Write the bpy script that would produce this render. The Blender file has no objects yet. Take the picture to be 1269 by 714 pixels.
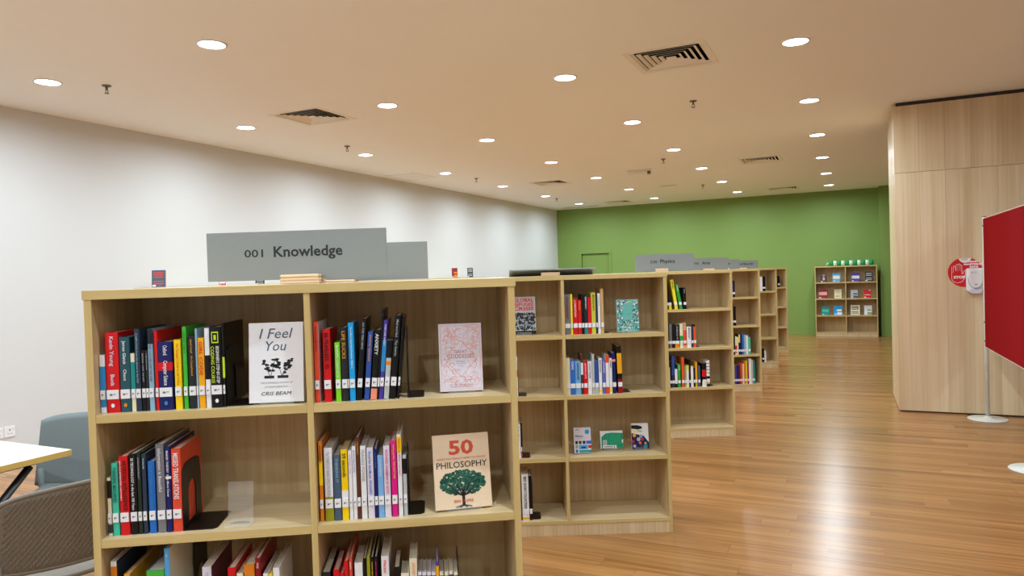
import bpy, bmesh, math, random
from mathutils import Matrix, Vector

# ---------------------------------------------------------------- camera, world, exposure
S = bpy.context.scene
COL = S.collection
S.view_settings.view_transform = 'Standard'
S.view_settings.look = 'None'
S.view_settings.gamma = 1.0
S.view_settings.use_curve_mapping = False
S.view_settings.exposure = 0.0
CAM_H = 1.4091
cd = bpy.data.cameras.new('camera'); cam = bpy.data.objects.new('camera', cd); COL.objects.link(cam)
cd.sensor_fit = 'HORIZONTAL'; cd.sensor_width = 36.0; cd.lens = 880.7 / 1269 * 36.0
cd.clip_start = 0.05
pt, rl = -0.01777, 0.03036
r0 = Vector((1, 0, 0)); f0 = Vector((0, math.cos(pt), math.sin(pt))); d0 = Vector((0, math.sin(pt), -math.cos(pt)))
cr, sr = math.cos(rl), math.sin(rl)
right = cr * r0 + sr * d0; down = -sr * r0 + cr * d0
M = Matrix((( right.x, -down.x, -f0.x, 0), (right.y, -down.y, -f0.y, 0), (right.z, -down.z, -f0.z, CAM_H), (0, 0, 0, 1)))
cam.matrix_world = M
S.camera = cam

W = bpy.data.worlds.new('world'); S.world = W; W.use_nodes = True
W.node_tree.nodes['Background'].inputs[0].default_value = (0.9, 0.95, 1.0, 1)
W.node_tree.nodes['Background'].inputs[1].default_value = 0.02
LAMP_W = 22.3
LAMP_COL = (0.755, 0.905, 1.0)
LENS_E = 12.0

# ---------------------------------------------------------------- room frame: e = across, d = along the room
PHI = 0.4417
ED = Vector((math.cos(PHI), -math.sin(PHI), 0)); DD = Vector((math.sin(PHI), math.cos(PHI), 0))
ROOM = Matrix(((ED.x, DD.x, 0, 0), (ED.y, DD.y, 0, 0), (0, 0, 1, 0), (0, 0, 0, 1)))
CEIL = 2.929
EL, ER, DB, DF = -6.26, 4.6, 15.861, -3.6

# ---------------------------------------------------------------- materials
def lin(c):
    return c / 12.92 if c <= 0.04045 else ((c + 0.055) / 1.055) ** 2.4
def rgb(h):
    h = h.lstrip('#'); return tuple(lin(int(h[i:i+2], 16) / 255) for i in (0, 2, 4)) + (1,)
MATS = {}
def new_mat(name):
    m = bpy.data.materials.new(name); m.use_nodes = True
    nt = m.node_tree; b = nt.nodes['Principled BSDF']
    return m, nt, b
def paint(name, h, rough=0.5, var=0.06, scale=30.0, metal=0.0, spec=0.5, bump=0.0, coat=0.0):
    if name in MATS: return MATS[name]
    m, nt, b = new_mat(name)
    N = nt.nodes; L = nt.links
    tc = N.new('ShaderNodeTexCoord'); ns = N.new('ShaderNodeTexNoise'); ns.inputs['Scale'].default_value = scale
    ns.inputs['Detail'].default_value = 3
    L.new(tc.outputs['Object'], ns.inputs['Vector'])
    mx = N.new('ShaderNodeMix'); mx.data_type = 'RGBA'
    c = rgb(h)
    mx.inputs['A'].default_value = tuple(v * (1 - var) for v in c[:3]) + (1,)
    mx.inputs['B'].default_value = tuple(min(1, v * (1 + var)) for v in c[:3]) + (1,)
    L.new(ns.outputs['Fac'], mx.inputs['Factor']); L.new(mx.outputs['Result'], b.inputs['Base Color'])
    b.inputs['Roughness'].default_value = rough; b.inputs['Metallic'].default_value = metal
    b.inputs['Specular IOR Level'].default_value = spec
    b.inputs['Coat Weight'].default_value = coat; b.inputs['Coat Roughness'].default_value = 0.08
    if bump:
        bp = N.new('ShaderNodeBump'); bp.inputs['Strength'].default_value = bump; bp.inputs['Distance'].default_value = 0.002
        L.new(ns.outputs['Fac'], bp.inputs['Height']); L.new(bp.outputs['Normal'], b.inputs['Normal'])
    MATS[name] = m
    return m
def wood(name, light, dark, axis='X', rough=0.42, fine=90.0, long=2.2, spec=0.4, rand=0.0, space='Object', broad=0.35):
    """grain stretched along one axis; optional tone change per board"""
    if name in MATS: return MATS[name]
    m, nt, b = new_mat(name); N = nt.nodes; L = nt.links
    mp = N.new('ShaderNodeMapping'); 
    if space == 'Object':
        tc = N.new('ShaderNodeTexCoord'); src = tc.outputs['Object']
    else:
        ge = N.new('ShaderNodeNewGeometry'); src = ge.outputs['Position']
        rt = N.new('ShaderNodeVectorRotate'); rt.rotation_type = 'Z_AXIS'; rt.inputs['Angle'].default_value = PHI
        L.new(src, rt.inputs['Vector']); src = rt.outputs['Vector']
    # a random offset for each board
    oi = N.new('ShaderNodeObjectInfo'); gi = N.new('ShaderNodeNewGeometry')
    ad = N.new('ShaderNodeMath'); ad.operation = 'ADD'; L.new(oi.outputs['Random'], ad.inputs[0]); L.new(gi.outputs['Random Per Island'], ad.inputs[1])
    fr = N.new('ShaderNodeMath'); fr.operation = 'FRACT'; L.new(ad.outputs[0], fr.inputs[0])
    ml = N.new('ShaderNodeMath'); ml.operation = 'MULTIPLY'; L.new(fr.outputs[0], ml.inputs[0]); ml.inputs[1].default_value = 37.0
    va = N.new('ShaderNodeVectorMath'); va.operation = 'ADD'; L.new(src, va.inputs[0]); L.new(ml.outputs[0], va.inputs[1])
    L.new(va.outputs[0], mp.inputs['Vector'])
    sc = [fine, fine, fine]; sc['XYZ'.index(axis)] = long
    mp.inputs['Scale'].default_value = sc
    n1 = N.new('ShaderNodeTexNoise'); n1.inputs['Scale'].default_value = 1.0; n1.inputs['Detail'].default_value = 4; n1.inputs['Distortion'].default_value = 0.4
    L.new(mp.outputs[0], n1.inputs['Vector'])
    mp2 = N.new('ShaderNodeMapping'); L.new(va.outputs[0], mp2.inputs['Vector'])
    s2 = [fine * 0.14] * 3; s2['XYZ'.index(axis)] = long * 0.3; mp2.inputs['Scale'].default_value = s2
    n2 = N.new('ShaderNodeTexNoise'); n2.inputs['Scale'].default_value = 1.0; n2.inputs['Detail'].default_value = 2
    L.new(mp2.outputs[0], n2.inputs['Vector'])
    mb = N.new('ShaderNodeMix'); mb.data_type = 'FLOAT'; mb.inputs[0].default_value = broad
    L.new(n1.outputs['Fac'], mb.inputs[2]); L.new(n2.outputs['Fac'], mb.inputs[3])
    cr_ = N.new('ShaderNodeMapRange'); cr_.inputs[1].default_value = 0.33; cr_.inputs[2].default_value = 0.67
    L.new(mb.outputs[0], cr_.inputs[0])
    mx = N.new('ShaderNodeMix'); mx.data_type = 'RGBA'
    mx.inputs['A'].default_value = rgb(light); mx.inputs['B'].default_value = rgb(dark)
    L.new(cr_.outputs[0], mx.inputs['Factor'])
    out = mx.outputs['Result']
    if rand:
        hs = N.new('ShaderNodeHueSaturation'); mr = N.new('ShaderNodeMapRange')
        mr.inputs[3].default_value = 1 - rand; mr.inputs[4].default_value = 1 + rand
        L.new(fr.outputs[0], mr.inputs[0]); L.new(mr.outputs[0], hs.inputs['Value']); L.new(out, hs.inputs['Color']); out = hs.outputs['Color']
    L.new(out, b.inputs['Base Color'])
    b.inputs['Roughness'].default_value = rough; b.inputs['Specular IOR Level'].default_value = spec
    MATS[name] = m
    return m
def emit(name, col, strength):
    if name in MATS: return MATS[name]
    m, nt, b = new_mat(name)
    b.inputs['Base Color'].default_value = (0.8, 0.8, 0.8, 1)
    b.inputs['Emission Color'].default_value = (*col, 1); b.inputs['Emission Strength'].default_value = strength
    MATS[name] = m; return m
def clear(name):
    if name in MATS: return MATS[name]
    m, nt, b = new_mat(name)
    b.inputs['Base Color'].default_value = (0.95, 0.97, 0.95, 1); b.inputs['Alpha'].default_value = 0.07
    b.inputs['IOR'].default_value = 1.5; b.inputs['Roughness'].default_value = 0.05
    MATS[name] = m; return m

C = dict(white='#e9e7ea', white2='#f4f4f4', pale='#dcd6e2', sky='#2f86c4', sky2='#4fa3dc', red='#d3121a', red_dark='#8e1420', teal_dark='#24515c',
  teal='#1d8a84', cream='#e6dcbc', slate='#28374a', slate2='#465a72', bluegrey='#8fb0c6', black='#08080b', charcoal='#232429', grey='#a9abb0',
  navy='#141a5e', yellow='#f6cf12', green='#45b636', green_dark='#1f6a1c', gold='#d99a2a', amber='#f0a91c', lime='#c3e02a', lime2='#7fd41f',
  coral='#e0492f', coral2='#e4552c', cyan='#149fe2', blue_mid='#2c4f9e', blue_mid2='#2f6ec4', salmon='#ef9277', purple='#4a3597', purple2='#6265b8',
  grey_light='#b9bbbb', grey_mid='#77757a', mint='#3fc0a0', green_black='#1c2b26', blue='#2368bd', orange='#df7f1d', orange_red='#e35a22',
  olive='#9a951c', brown='#5b2f1c', blue_light='#78aee0', magenta='#dc1884', mauve='#6d3a4a', green_mid='#2a9a3e', lemon='#ecd92a', lemon_dull='#cfc545',
  tan='#cfa56a', sage='#8fa56a')
def cm(k, rough=0.34): return paint('print_' + k, C[k], rough, 0.05, 60, spec=0.35)

M_EDGE = wood('maple_edge_banding', '#cfb67c', '#c3a86c', 'X', 0.4, 60, 1.5)
M_EDGEZ = wood('maple_edge_banding_upright', '#cfb67c', '#c3a86c', 'Z', 0.4, 60, 1.5)
M_BX = wood('maple_board_lengthwise', '#e3cda3', '#d0b585', 'X', 0.36, 70, 2.0)
M_BZ = wood('maple_board_upright', '#dac095', '#c0a171', 'Z', 0.40, 70, 2.0)
M_KICK = wood('maple_kickboard', '#e0c8a2', '#c8ab80', 'Z', 0.40, 90, 2.0)
M_FLOOR = wood('oak_floor_plank', '#b88450', '#80552b', 'X', 0.25, 60, 1.3, spec=0.45, rand=0.08, space='World', broad=0.5)
M_FGAP = paint('floor_underlay', '#6a4426', 0.7)
M_LAM = wood('pale_oak_laminate', '#e2ccaa', '#c6aa82', 'Z', 0.36, 40, 0.8, rand=0.05, broad=0.6)
M_WHITEWALL = paint('white_wall_paint', '#d3d3d3', 0.75, 0.01, 3, bump=0.02)
M_CEIL = paint('ceiling_paint', '#f7f7f6', 0.85, 0.01, 3)
M_GREEN = paint('green_wall_paint', '#7b9849', 0.6, 0.02, 4)
M_DARK = paint('dark_recess', '#3c342f', 0.8)
M_VENT = paint('vent_powder_coat', '#f0ece4', 0.6)
M_VOID = paint('vent_void', '#16110e', 0.9)
M_METAL = paint('brushed_sprinkler_metal', '#7d7468', 0.35, metal=0.8)
M_BLACKMET = paint('black_steel', '#0c0b0c', 0.35, spec=0.5)
M_SIGN = paint('silver_sign_board', '#868a8b', 0.42, 0.02, 8, metal=0.2)
M_SIGNTXT = paint('sign_black_lettering', '#15161a', 0.5)
M_PINE = wood('pale_pine_block', '#eed6b8', '#dfbd98', 'X', 0.5, 120, 3)
M_RED = paint('red_felt', '#8c030b', 0.95, 0.10, 250, spec=0.1, bump=0.1)
M_POLE = paint('white_powder_coat', '#d8d6cc', 0.4)
M_PLASTIC = paint('white_plastic', '#e9e8ea', 0.3)
M_PAGES = paint('book_pages', '#cfc2ac', 0.8, 0.12, 300)
M_LABEL = paint('white_call_label', '#ecebee', 0.35, 0.02)
M_ACR = clear('clear_acrylic')
M_CHAIRG = paint('grey_chair_plastic', '#6f7a7c', 0.5, 0.02)
M_CHAIRT = paint('taupe_chair_plastic', '#746a5f', 0.5, 0.03)
M_TUBE = paint('light_grey_tube', '#c9ccd0', 0.3, metal=0.3)
M_TABLE = wood('pale_table_laminate', '#e4ddc8', '#d8ceb2', 'X', 0.4, 60, 1.5)
M_TEDGE = paint('table_edge_band', '#c3a358', 0.45)

# ---------------------------------------------------------------- mesh helpers
def link(name, mesh, mats, parent=None, mw=None):
    o = bpy.data.objects.new(name, mesh); COL.objects.link(o)
    if mats is not None and not mesh.materials:
        for m in (mats if isinstance(mats, (list, tuple)) else [mats]): mesh.materials.append(m)
    if parent: o.parent = parent
    if mw is not None: o.matrix_world = mw
    return o
class MB:
    def __init__(s): s.v = []; s.f = []; s.m = []; s.sm = []
    def add(s, vs, fs, mi=0, smooth=False):
        n = len(s.v); s.v += [tuple(v) for v in vs]
        for f in fs: s.f.append(tuple(i + n for i in f)); s.m.append(mi); s.sm.append(smooth)
        return s
    def box(s, x0, x1, y0, y1, z0, z1, mi=0, mis=None):
        vs = [(x0,y0,z0),(x1,y0,z0),(x1,y1,z0),(x0,y1,z0),(x0,y0,z1),(x1,y0,z1),(x1,y1,z1),(x0,y1,z1)]
        fs = [(0,3,2,1),(4,5,6,7),(0,1,5,4),(1,2,6,5),(2,3,7,6),(3,0,4,7)]  # bottom top front right back left
        n = len(s.v); s.v += vs
        for k, f in enumerate(fs):
            s.f.append(tuple(i + n for i in f)); s.m.append(mis[k] if mis else mi); s.sm.append(False)
        return s
    def prism(s, poly, z0, z1, mi=0, T=None):
        n = len(poly); vs = [(x, y, z0) for x, y in poly] + [(x, y, z1) for x, y in poly]
        if T: vs = [T(v) for v in vs]
        fs = [tuple(range(n-1, -1, -1)), tuple(range(n, 2*n))] + [(i, (i+1) % n, (i+1) % n + n, i + n) for i in range(n)]
        return s.add(vs, fs, mi)
    def cyl(s, p0, p1, r0, r1=None, n=16, mi=0, caps=True):
        r1 = r0 if r1 is None else r1; p0 = Vector(p0); p1 = Vector(p1); a = (p1 - p0).normalized()
        u = a.orthogonal().normalized(); w = a.cross(u)
        vs = []
        for p, r in ((p0, r0), (p1, r1)):
            for i in range(n):
                t = 2*math.pi*i/n; vs.append(p + u*(r*math.cos(t)) + w*(r*math.sin(t)))
        b = len(s.v); s.v += [tuple(v) for v in vs]
        for i in range(n): s.f.append((b+i, b+(i+1) % n, b+(i+1) % n+n, b+i+n)); s.m.append(mi); s.sm.append(True)
        if caps:
            s.f.append(tuple(b+i for i in range(n-1, -1, -1))); s.m.append(mi); s.sm.append(False)
            s.f.append(tuple(b+n+i for i in range(n))); s.m.append(mi); s.sm.append(False)
        return s
    def tube(s, pts, r, n=10, mi=0):
        pts = [Vector(p) for p in pts]; b = len(s.v); up = None
        for k, p in enumerate(pts):
            t = (pts[min(k+1, len(pts)-1)] - pts[max(k-1, 0)]).normalized()
            if up is None: up = t.orthogonal().normalized()
            up = (up - t * up.dot(t)).normalized(); w = t.cross(up)
            for i in range(n):
                a = 2*math.pi*i/n; s.v.append(tuple(p + up*(r*math.cos(a)) + w*(r*math.sin(a))))
        for k in range(len(pts)-1):
            for i in range(n):
                s.f.append((b+k*n+i, b+k*n+(i+1) % n, b+(k+1)*n+(i+1) % n, b+(k+1)*n+i)); s.m.append(mi); s.sm.append(True)
        s.f.append(tuple(b+i for i in range(n-1, -1, -1))); s.m.append(mi); s.sm.append(False)
        e = b+(len(pts)-1)*n; s.f.append(tuple(e+i for i in range(n))); s.m.append(mi); s.sm.append(False)
        return s
    def revolve(s, prof, n=24, mi=0, T=None):
        b = len(s.v); vs = []
        for r, z in prof:
            for i in range(n):
                a = 2*math.pi*i/n; vs.append((r*math.cos(a), r*math.sin(a), z))
        if T: vs = [T(v) for v in vs]
        s.v += [tuple(v) for v in vs]
        for k in range(len(prof)-1):
            for i in range(n):
                s.f.append((b+k*n+i, b+k*n+(i+1) % n, b+(k+1)*n+(i+1) % n, b+(k+1)*n+i)); s.m.append(mi); s.sm.append(True)
        return s
    def mesh(s, name, recalc=False):
        me = bpy.data.meshes.new(name); me.from_pydata(s.v, [], s.f)
        me.polygons.foreach_set('material_index', s.m); me.polygons.foreach_set('use_smooth', s.sm)
        if recalc:
            bm = bmesh.new(); bm.from_mesh(me); bmesh.ops.recalc_face_normals(bm, faces=bm.faces); bm.to_mesh(me); bm.free()
        me.update(); return me
    def obj(s, name, mats, parent=None, mw=None, recalc=False, bevel=0.0):
        me = s.mesh(name, recalc or bevel > 0)
        if bevel:
            bm = bmesh.new(); bm.from_mesh(me)
            bmesh.ops.bevel(bm, geom=[e for e in bm.edges if e.calc_face_angle(0) > 0.5], offset=bevel, segments=2, affect='EDGES', clamp_overlap=True)
            bm.to_mesh(me); bm.free()
        return link(name, me, mats, parent, mw)
def tag(o, label=None, cat=None, group=None, kind=None):
    if label: o['label'] = label
    if cat: o['category'] = cat
    if group: o['group'] = group
    if kind: o['kind'] = kind
    return o
def root(name, mw, label, cat, group=None):
    o = bpy.data.objects.new(name, None); COL.objects.link(o); o.empty_display_size = 0.05
    o.matrix_world = mw; return tag(o, label, cat, group)
def T3(x, y, z): return Matrix.Translation((x, y, z))
def RX(a): return Matrix.Rotation(a, 4, 'X')
def RY(a): return Matrix.Rotation(a, 4, 'Y')
def RZ(a): return Matrix.Rotation(a, 4, 'Z')

TXT = {}
def text_geo(s, thick=0.0, bold=0.0, shear=0.0):
    key = (s, bold, shear)
    if key in TXT: return TXT[key]
    cu = bpy.data.curves.new('lettering', 'FONT'); cu.body = s; cu.size = 1.0; cu.resolution_u = 2; cu.extrude = 0.01; cu.offset = bold; cu.shear = shear
    o = bpy.data.objects.new('lettering', cu); COL.objects.link(o)
    me = bpy.data.meshes.new_from_object(o)
    vs = [tuple(v.co) for v in me.vertices]; fs = [tuple(p.vertices) for p in me.polygons]
    bpy.data.objects.remove(o); bpy.data.curves.remove(cu); bpy.data.meshes.remove(me)
    if not vs: TXT[key] = None; return None
    x0 = min(v[0] for v in vs); x1 = max(v[0] for v in vs); y0 = min(v[1] for v in vs); y1 = max(v[1] for v in vs)
    TXT[key] = (vs, fs, x0, x1, y0, y1); return TXT[key]
def put_text(mb, s, origin, ax, ay, w=None, h=None, mi=0, bold=0.01, center=False, th=0.0003, stretch=False, shear=0.0):
    """lettering in box w x h from origin along ax / ay; aspect kept unless stretch"""
    g = text_geo(s, bold=bold, shear=shear)
    if g is None: return
    vs, fs, x0, x1, y0, y1 = g; ax = Vector(ax); ay = Vector(ay); nz = ax.cross(ay); origin = Vector(origin)
    sx = w / (x1-x0) if w else None; sy = h / (y1-y0) if h else None
    if sx is None: sx = sy
    if sy is None: sy = sx
    if not stretch: sx = sy = min(sx, sy)
    ox = oy = 0
    if center and w: ox = (w - sx*(x1-x0)) / 2
    if center and h: oy = (h - sy*(y1-y0)) / 2
    mb.add([origin + ax*((v[0]-x0)*sx+ox) + ay*((v[1]-y0)*sy+oy) + nz*(th if v[2] > 0 else 0) for v in vs], fs, mi)

# ---------------------------------------------------------------- room shell
def sheet(mb, u0, u1, v0, v1, holes, T, mi=0):
    us = sorted({u0, u1, *[h[0] for h in holes], *[h[1] for h in holes]}); vs = sorted({v0, v1, *[h[2] for h in holes], *[h[3] for h in holes]})
    for a, b in zip(us, us[1:]):
        for c, d in zip(vs, vs[1:]):
            mu, mv = (a+b)/2, (c+d)/2
            if any(h[0] < mu < h[1] and h[2] < mv < h[3] for h in holes): continue
            mb.add([T(a, c), T(b, c), T(b, d), T(a, d)], [(0, 1, 2, 3)], mi)
def struct(mb, name, mats, mw=ROOM): return tag(mb.obj(name, mats, None, mw), kind='structure')

VENTS = [(-1.11, 5.14), (-4.44, 5.20), (-4.45, 11.05), (-1.08, 10.62), (-1.10, 14.75), (-4.48, 15.0)]
VH = 0.255
vh = [(e-VH, e+VH, d-VH, d+VH) for e, d in VENTS]
mb = MB(); sheet(mb, EL-.1, ER+.1, DF-.1, DB+.1, vh, lambda a, b: (a, b, CEIL)); mb.box(EL-.1, ER+.1, DF-.1, DB+.1, CEIL+.25, CEIL+.35)
struct(mb, 'ceiling', M_CEIL)
mb = MB(); mb.box(EL-.12, EL, DF-.1, DB+.12, -.1, CEIL+.3); struct(mb, 'wall_left', M_WHITEWALL)
mb = MB(); mb.box(EL, ER, DF-.12, DF, -.1, CEIL+.3); struct(mb, 'wall_behind', M_WHITEWALL)
mb = MB(); mb.box(ER, ER+.12, DF-.1, DB+.12, -.1, CEIL+.3); struct(mb, 'wall_outer_right', M_WHITEWALL)
DH = (-5.66, -4.99, 0.0, 1.86)
mb = MB(); sheet(mb, EL, ER, -.02, CEIL+.02, [DH], lambda a, b: (a, DB, b)); mb.box(EL, ER, DB+.12, DB+.2, -.1, CEIL+.3)
for a, b, c, d in [(DH[0]-.001, DH[0], 0, DH[3]), (DH[1], DH[1]+.001, 0, DH[3]), (DH[0], DH[1], DH[3], DH[3]+.001)]: mb.box(a, b, DB+.0005, DB+.12, c, d)
struct(mb, 'wall_back', M_GREEN)
mb = MB(); mb.box(0.575, ER, 15.56, DB-.001, 0.0, CEIL); struct(mb, 'wall_pilaster', M_GREEN)
dr = root('door_1', ROOM @ T3((DH[0]+DH[1])/2, DB, 0), None, None); tag(dr, kind='structure')
w2 = (DH[1]-DH[0])/2
MB().box(-w2-.055, -w2, -.015, .02, 0, DH[3]+.05).box(w2, w2+.055, -.015, .02, 0, DH[3]+.05).box(-w2, w2, -.015, .02, DH[3], DH[3]+.05).obj('door_frame', M_GREEN, dr, dr.matrix_world)
MB().box(-w2+.006, w2-.006, .035, .075, .006, DH[3]-.012).obj('door_leaf', M_GREEN, dr, dr.matrix_world)
MB().cyl((w2-.09, .035, 1.0), (w2-.09, -.01, 1.0), .01).cyl((w2-.09, -.01, 1.0), (w2-.2, -.01, 1.0), .009).obj('door_handle', M_METAL, dr, dr.matrix_world)

# wood clad partition block on the right
EW, DW, DW2, EWR = 0.419, 7.67, 8.68, ER
mb = MB(); mb.box(EW+.022, EWR, DW+.022, DW2, 0, CEIL); wr = struct(mb, 'wall_right', M_DARK)
k = 0; e = EW
while e < EWR - .01:
    e1 = min(e + .2055, EWR)
    for z0, z1 in ((.014, 2.262), (2.265, CEIL-.036)):
        MB().box(e+.0004, e1-.0004, DW, DW+.02, z0, z1).obj('laminate_board', M_LAM, wr, ROOM)
    e = e1
d = DW + .0205
while d < DW2 - .01:
    d1 = min(d + .2475, DW2)
    for z0, z1 in ((.014, 2.262), (2.265, CEIL-.012)):
        MB().box(EW, EW+.02, d, d1-.0008, z0, z1).obj('laminate_board', M_LAM, wr, ROOM)
    d = d1

# floor: planks run across the room
random.seed(11)
mb = MB(); mb.box(EL-.1, ER+.1, DF-.1, DB+.12, -.12, -.003); fl = struct(mb, 'floor', M_FGAP)
PW, PL = 0.118, 1.22
planks = []
nrow = int((DB - DF) / PW) + 1
for i in range(nrow):
    d = DF + i*PW; e = EL - random.random()*PL
    while e < ER:
        e0, e1 = max(e, EL), min(e+PL, ER)
        if e1 - e0 > .02: planks.append((e0, e1, d, min(d+PW, DB), e >= EL and e+PL <= ER and d+PW <= DB))
        e += PL
cand = []
for j, (e0, e1, dd0, dd1, full) in enumerate(planks):
    if not full: continue
    c = ED*((e0+e1)/2) + DD*((dd0+dd1)/2); x, y = c.x, c.y
    if y < 2.6 or x/y > .86: continue
    if x < .10*y + .05*(y-2): continue
    if (e0+e1)/2 > .6 and dd0 > 7.7: continue
    cand.append((y, j))
cand.sort(); near = {j for _, j in cand[:298]}
pm = MB().box(0, PL-.0009, 0, PW-.0009, -.0028, 0).mesh('plank'); pm.materials.append(M_FLOOR)
rest = MB()
for j, (e0, e1, dd0, dd1, full) in enumerate(planks):
    if j in near: link('plank', pm, None, fl, ROOM @ T3(e0, dd0, 0))
    else: rest.box(e0, e1-.0009, dd0, dd1-.0009, -.0028, 0)
tag(rest.obj('far_planks', M_FLOOR, fl, ROOM), kind='stuff')

# ---------------------------------------------------------------- ceiling fittings
def ring(mb, r_in, z_in, r_out, z_out, th=.003):
    """square frustum ring with thickness"""
    def sq(r, z): return [(-r, -r, z), (r, -r, z), (r, r, z), (-r, r, z)]
    vs = sq(r_in, z_in) + sq(r_out, z_out) + sq(r_in, z_in+th) + sq(r_out, z_out+th)
    fs = []
    for i in range(4):
        j = (i+1) % 4
        fs += [(i, i+4, j+4, j), (i+8, j+8, j+12, i+12), (i+4, i+12, j+12, j+4), (i, j, j+8, i+8)]
    mb.add(vs, fs)
VL = ['square ceiling air vent nearest the camera, over the walkway', 'square ceiling air vent near the white wall, above the knowledge sign',
      'square ceiling air vent left of the emergency light', 'square ceiling air vent right of the emergency light, over the walkway',
      'farthest right square air vent, close to the green wall', 'farthest left square air vent, close to the green wall']
for (e, d), lb in zip(VENTS, VL):
    r = root('air_vent', ROOM @ T3(e, d, CEIL), lb, 'vent', 'square ceiling air vents')
    mb = MB(); ring(mb, VH-.012, .0, VH+.03, -.004, .004); mb.obj('frame', M_VENT, r, r.matrix_world, recalc=True)
    MB().box(-VH, VH, -VH, VH, .10, .11).box(-VH-.004, -VH, -VH, VH, .0, .10).box(VH, VH+.004, -VH, VH, .0, .10).box(-VH, VH, -VH-.004, -VH, .0, .10).box(-VH, VH, VH, VH+.004, .0, .10).obj('plenum', M_VOID, r, r.matrix_world)
    for k in range(5):
        ro = VH - .004 - k*.043
        mb = MB(); ring(mb, ro-.024, .013, ro, .0, .0015); mb.obj('louvre', M_VENT, r, r.matrix_world, recalc=True)
    MB().box(-.035, .035, -.035, .035, .0, .003).obj('centre_plate', M_VENT, r, r.matrix_world)
r = root('access_panel', ROOM @ T3(-5.9, 9.0, CEIL), 'flat square access panel in the ceiling beside the white wall', 'panel')
mb = MB(); ring(mb, .275, -.006, .30, -.006, .006); mb.obj('frame', M_VENT, r, r.matrix_world, recalc=True)
MB().box(-.272, .272, -.272, .272, -.004, -.0005).obj('panel', M_VENT, r, r.matrix_world)
r = root('slot_vent', ROOM @ T3(-5.5, 15.45, CEIL), 'long dark slot vent in the ceiling corner over the green wall', 'vent')
MB().box(-.42, .42, -.06, .06, -.004, -.0005).obj('backing', M_VOID, r, r.matrix_world)
for k in range(5): MB().box(-.44, .44, -.062+k*.029, -.054+k*.029, -.010, -.004).obj('slat', M_VENT, r, r.matrix_world)
r = root('slot_vent', ROOM @ T3(-2.87, 12.7, CEIL), 'tiny slim slot vent in the ceiling beyond the emergency light', 'vent')
MB().box(-.17, .17, -.03, .03, -.006, -.0005).obj('frame', M_VENT, r, r.matrix_world)
MB().box(-.15, .15, -.012, .012, -.008, -.006).obj('slot', M_VOID, r, r.matrix_world)

SPR = [((-5.01, 3.573), 'ceiling sprinkler nearest the camera, close to the white wall'), ((-5.09, 6.518), 'ceiling sprinkler just beyond the vent by the white wall'),
       ((-5.17, 9.76), 'third ceiling sprinkler along the white wall, beyond the access panel'), ((-1.226, 6.522), 'ceiling sprinkler beyond the nearest vent over the walkway'),
       ((-2.235, 9.66), 'ceiling sprinkler just in front of the emergency light'), ((-5.263, 13.363), 'farthest ceiling sprinkler along the white wall'),
       ((-2.315, 13.025), 'farthest ceiling sprinkler before the green wall, over the walkway')]
for (e, d), lb in SPR:
    r = root('sprinkler', ROOM @ T3(e, d, CEIL), lb, 'sprinkler', 'ceiling sprinklers')
    MB().revolve([(.0, -.0005), (.034, -.0005), (.03, -.008), (.012, -.012), (.0, -.012)], 20).obj('escutcheon', M_METAL, r, r.matrix_world)
    MB().cyl((0, 0, -.012), (0, 0, -.035), .009).tube([(-.008, 0, -.035), (-.014, 0, -.048), (-.003, 0, -.06)], .003, 6).tube([(.008, 0, -.035), (.014, 0, -.048), (.003, 0, -.06)], .003, 6).obj('body', M_METAL, r, r.matrix_world)
    MB().cyl((0, 0, -.058), (0, 0, -.061), .017, n=12).obj('deflector', M_METAL, r, r.matrix_world)

ROWN = ['row nearest the walkway and wooden wall', 'second row from the wooden wall', 'second row from the white wall', 'row nearest the white wall']
ORD = ['first', 'second', 'third', 'fourth', 'fifth', 'sixth', 'seventh']
lamp_mesh = None
lens_m = emit('downlight_lens', (0.93, 0.95, 1.0), LENS_E)
M_TRIM = paint('downlight_trim', '#ece9ea', 0.4)
trim_me = MB().revolve([(.094, -.0005), (.094, -.004), (.088, -.008), (.081, -.007), (.080, -.0005)], 32).mesh('trim'); trim_me.materials.append(M_TRIM)
lens_me = MB().cyl((0, 0, -.003), (0, 0, -.0055), .080, n=32).mesh('lens'); lens_me.materials.append(lens_m)
ld = bpy.data.lights.new('downlight_lamp', 'AREA'); ld.shape = 'DISK'; ld.size = .125; ld.energy = LAMP_W; ld.color = LAMP_COL; ld.spread = math.radians(172)
def downlight(e, d, lb, grp):
    r = root('downlight', ROOM @ T3(e, d, CEIL), lb, 'ceiling light', grp)
    link('trim', trim_me, None, r, r.matrix_world); link('lens', lens_me, None, r, r.matrix_world)
    l = bpy.data.objects.new('downlight_lamp', ld); COL.objects.link(l); l.parent = r; l.matrix_world = r.matrix_world @ T3(0, 0, -.0105)
for j in range(4):
    for i in range(-3, 7):
        if j == 0 and i < 0: e_, lb = None, None
        e, d = -0.287 - 1.660*j, 3.296 + 1.899*i
        vis = i >= 0 and not (i == 0 and j == 0)
        if vis: downlight(e, d, 'round ceiling downlight, %s from the camera in the %s' % (ORD[i] if j else ORD[i-1], ROWN[j]), 'round ceiling downlights')
        else: downlight(e, d, 'ceiling downlight %s in the %s' % (('directly above the viewer', 'just behind the viewer', 'well behind the viewer', 'farthest behind the viewer')[-i], ROWN[j]), 'downlights behind the viewer')
for e, d, q in ((2.9, 5.2, 'first'), (2.9, 1.4, 'second'), (1.4, -.5, 'third'), (2.9, -2.4, 'last')):
    downlight(e, d, 'ceiling downlight out beyond the red board, %s back from the wooden wall' % q, 'downlights beyond the red board')

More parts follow.
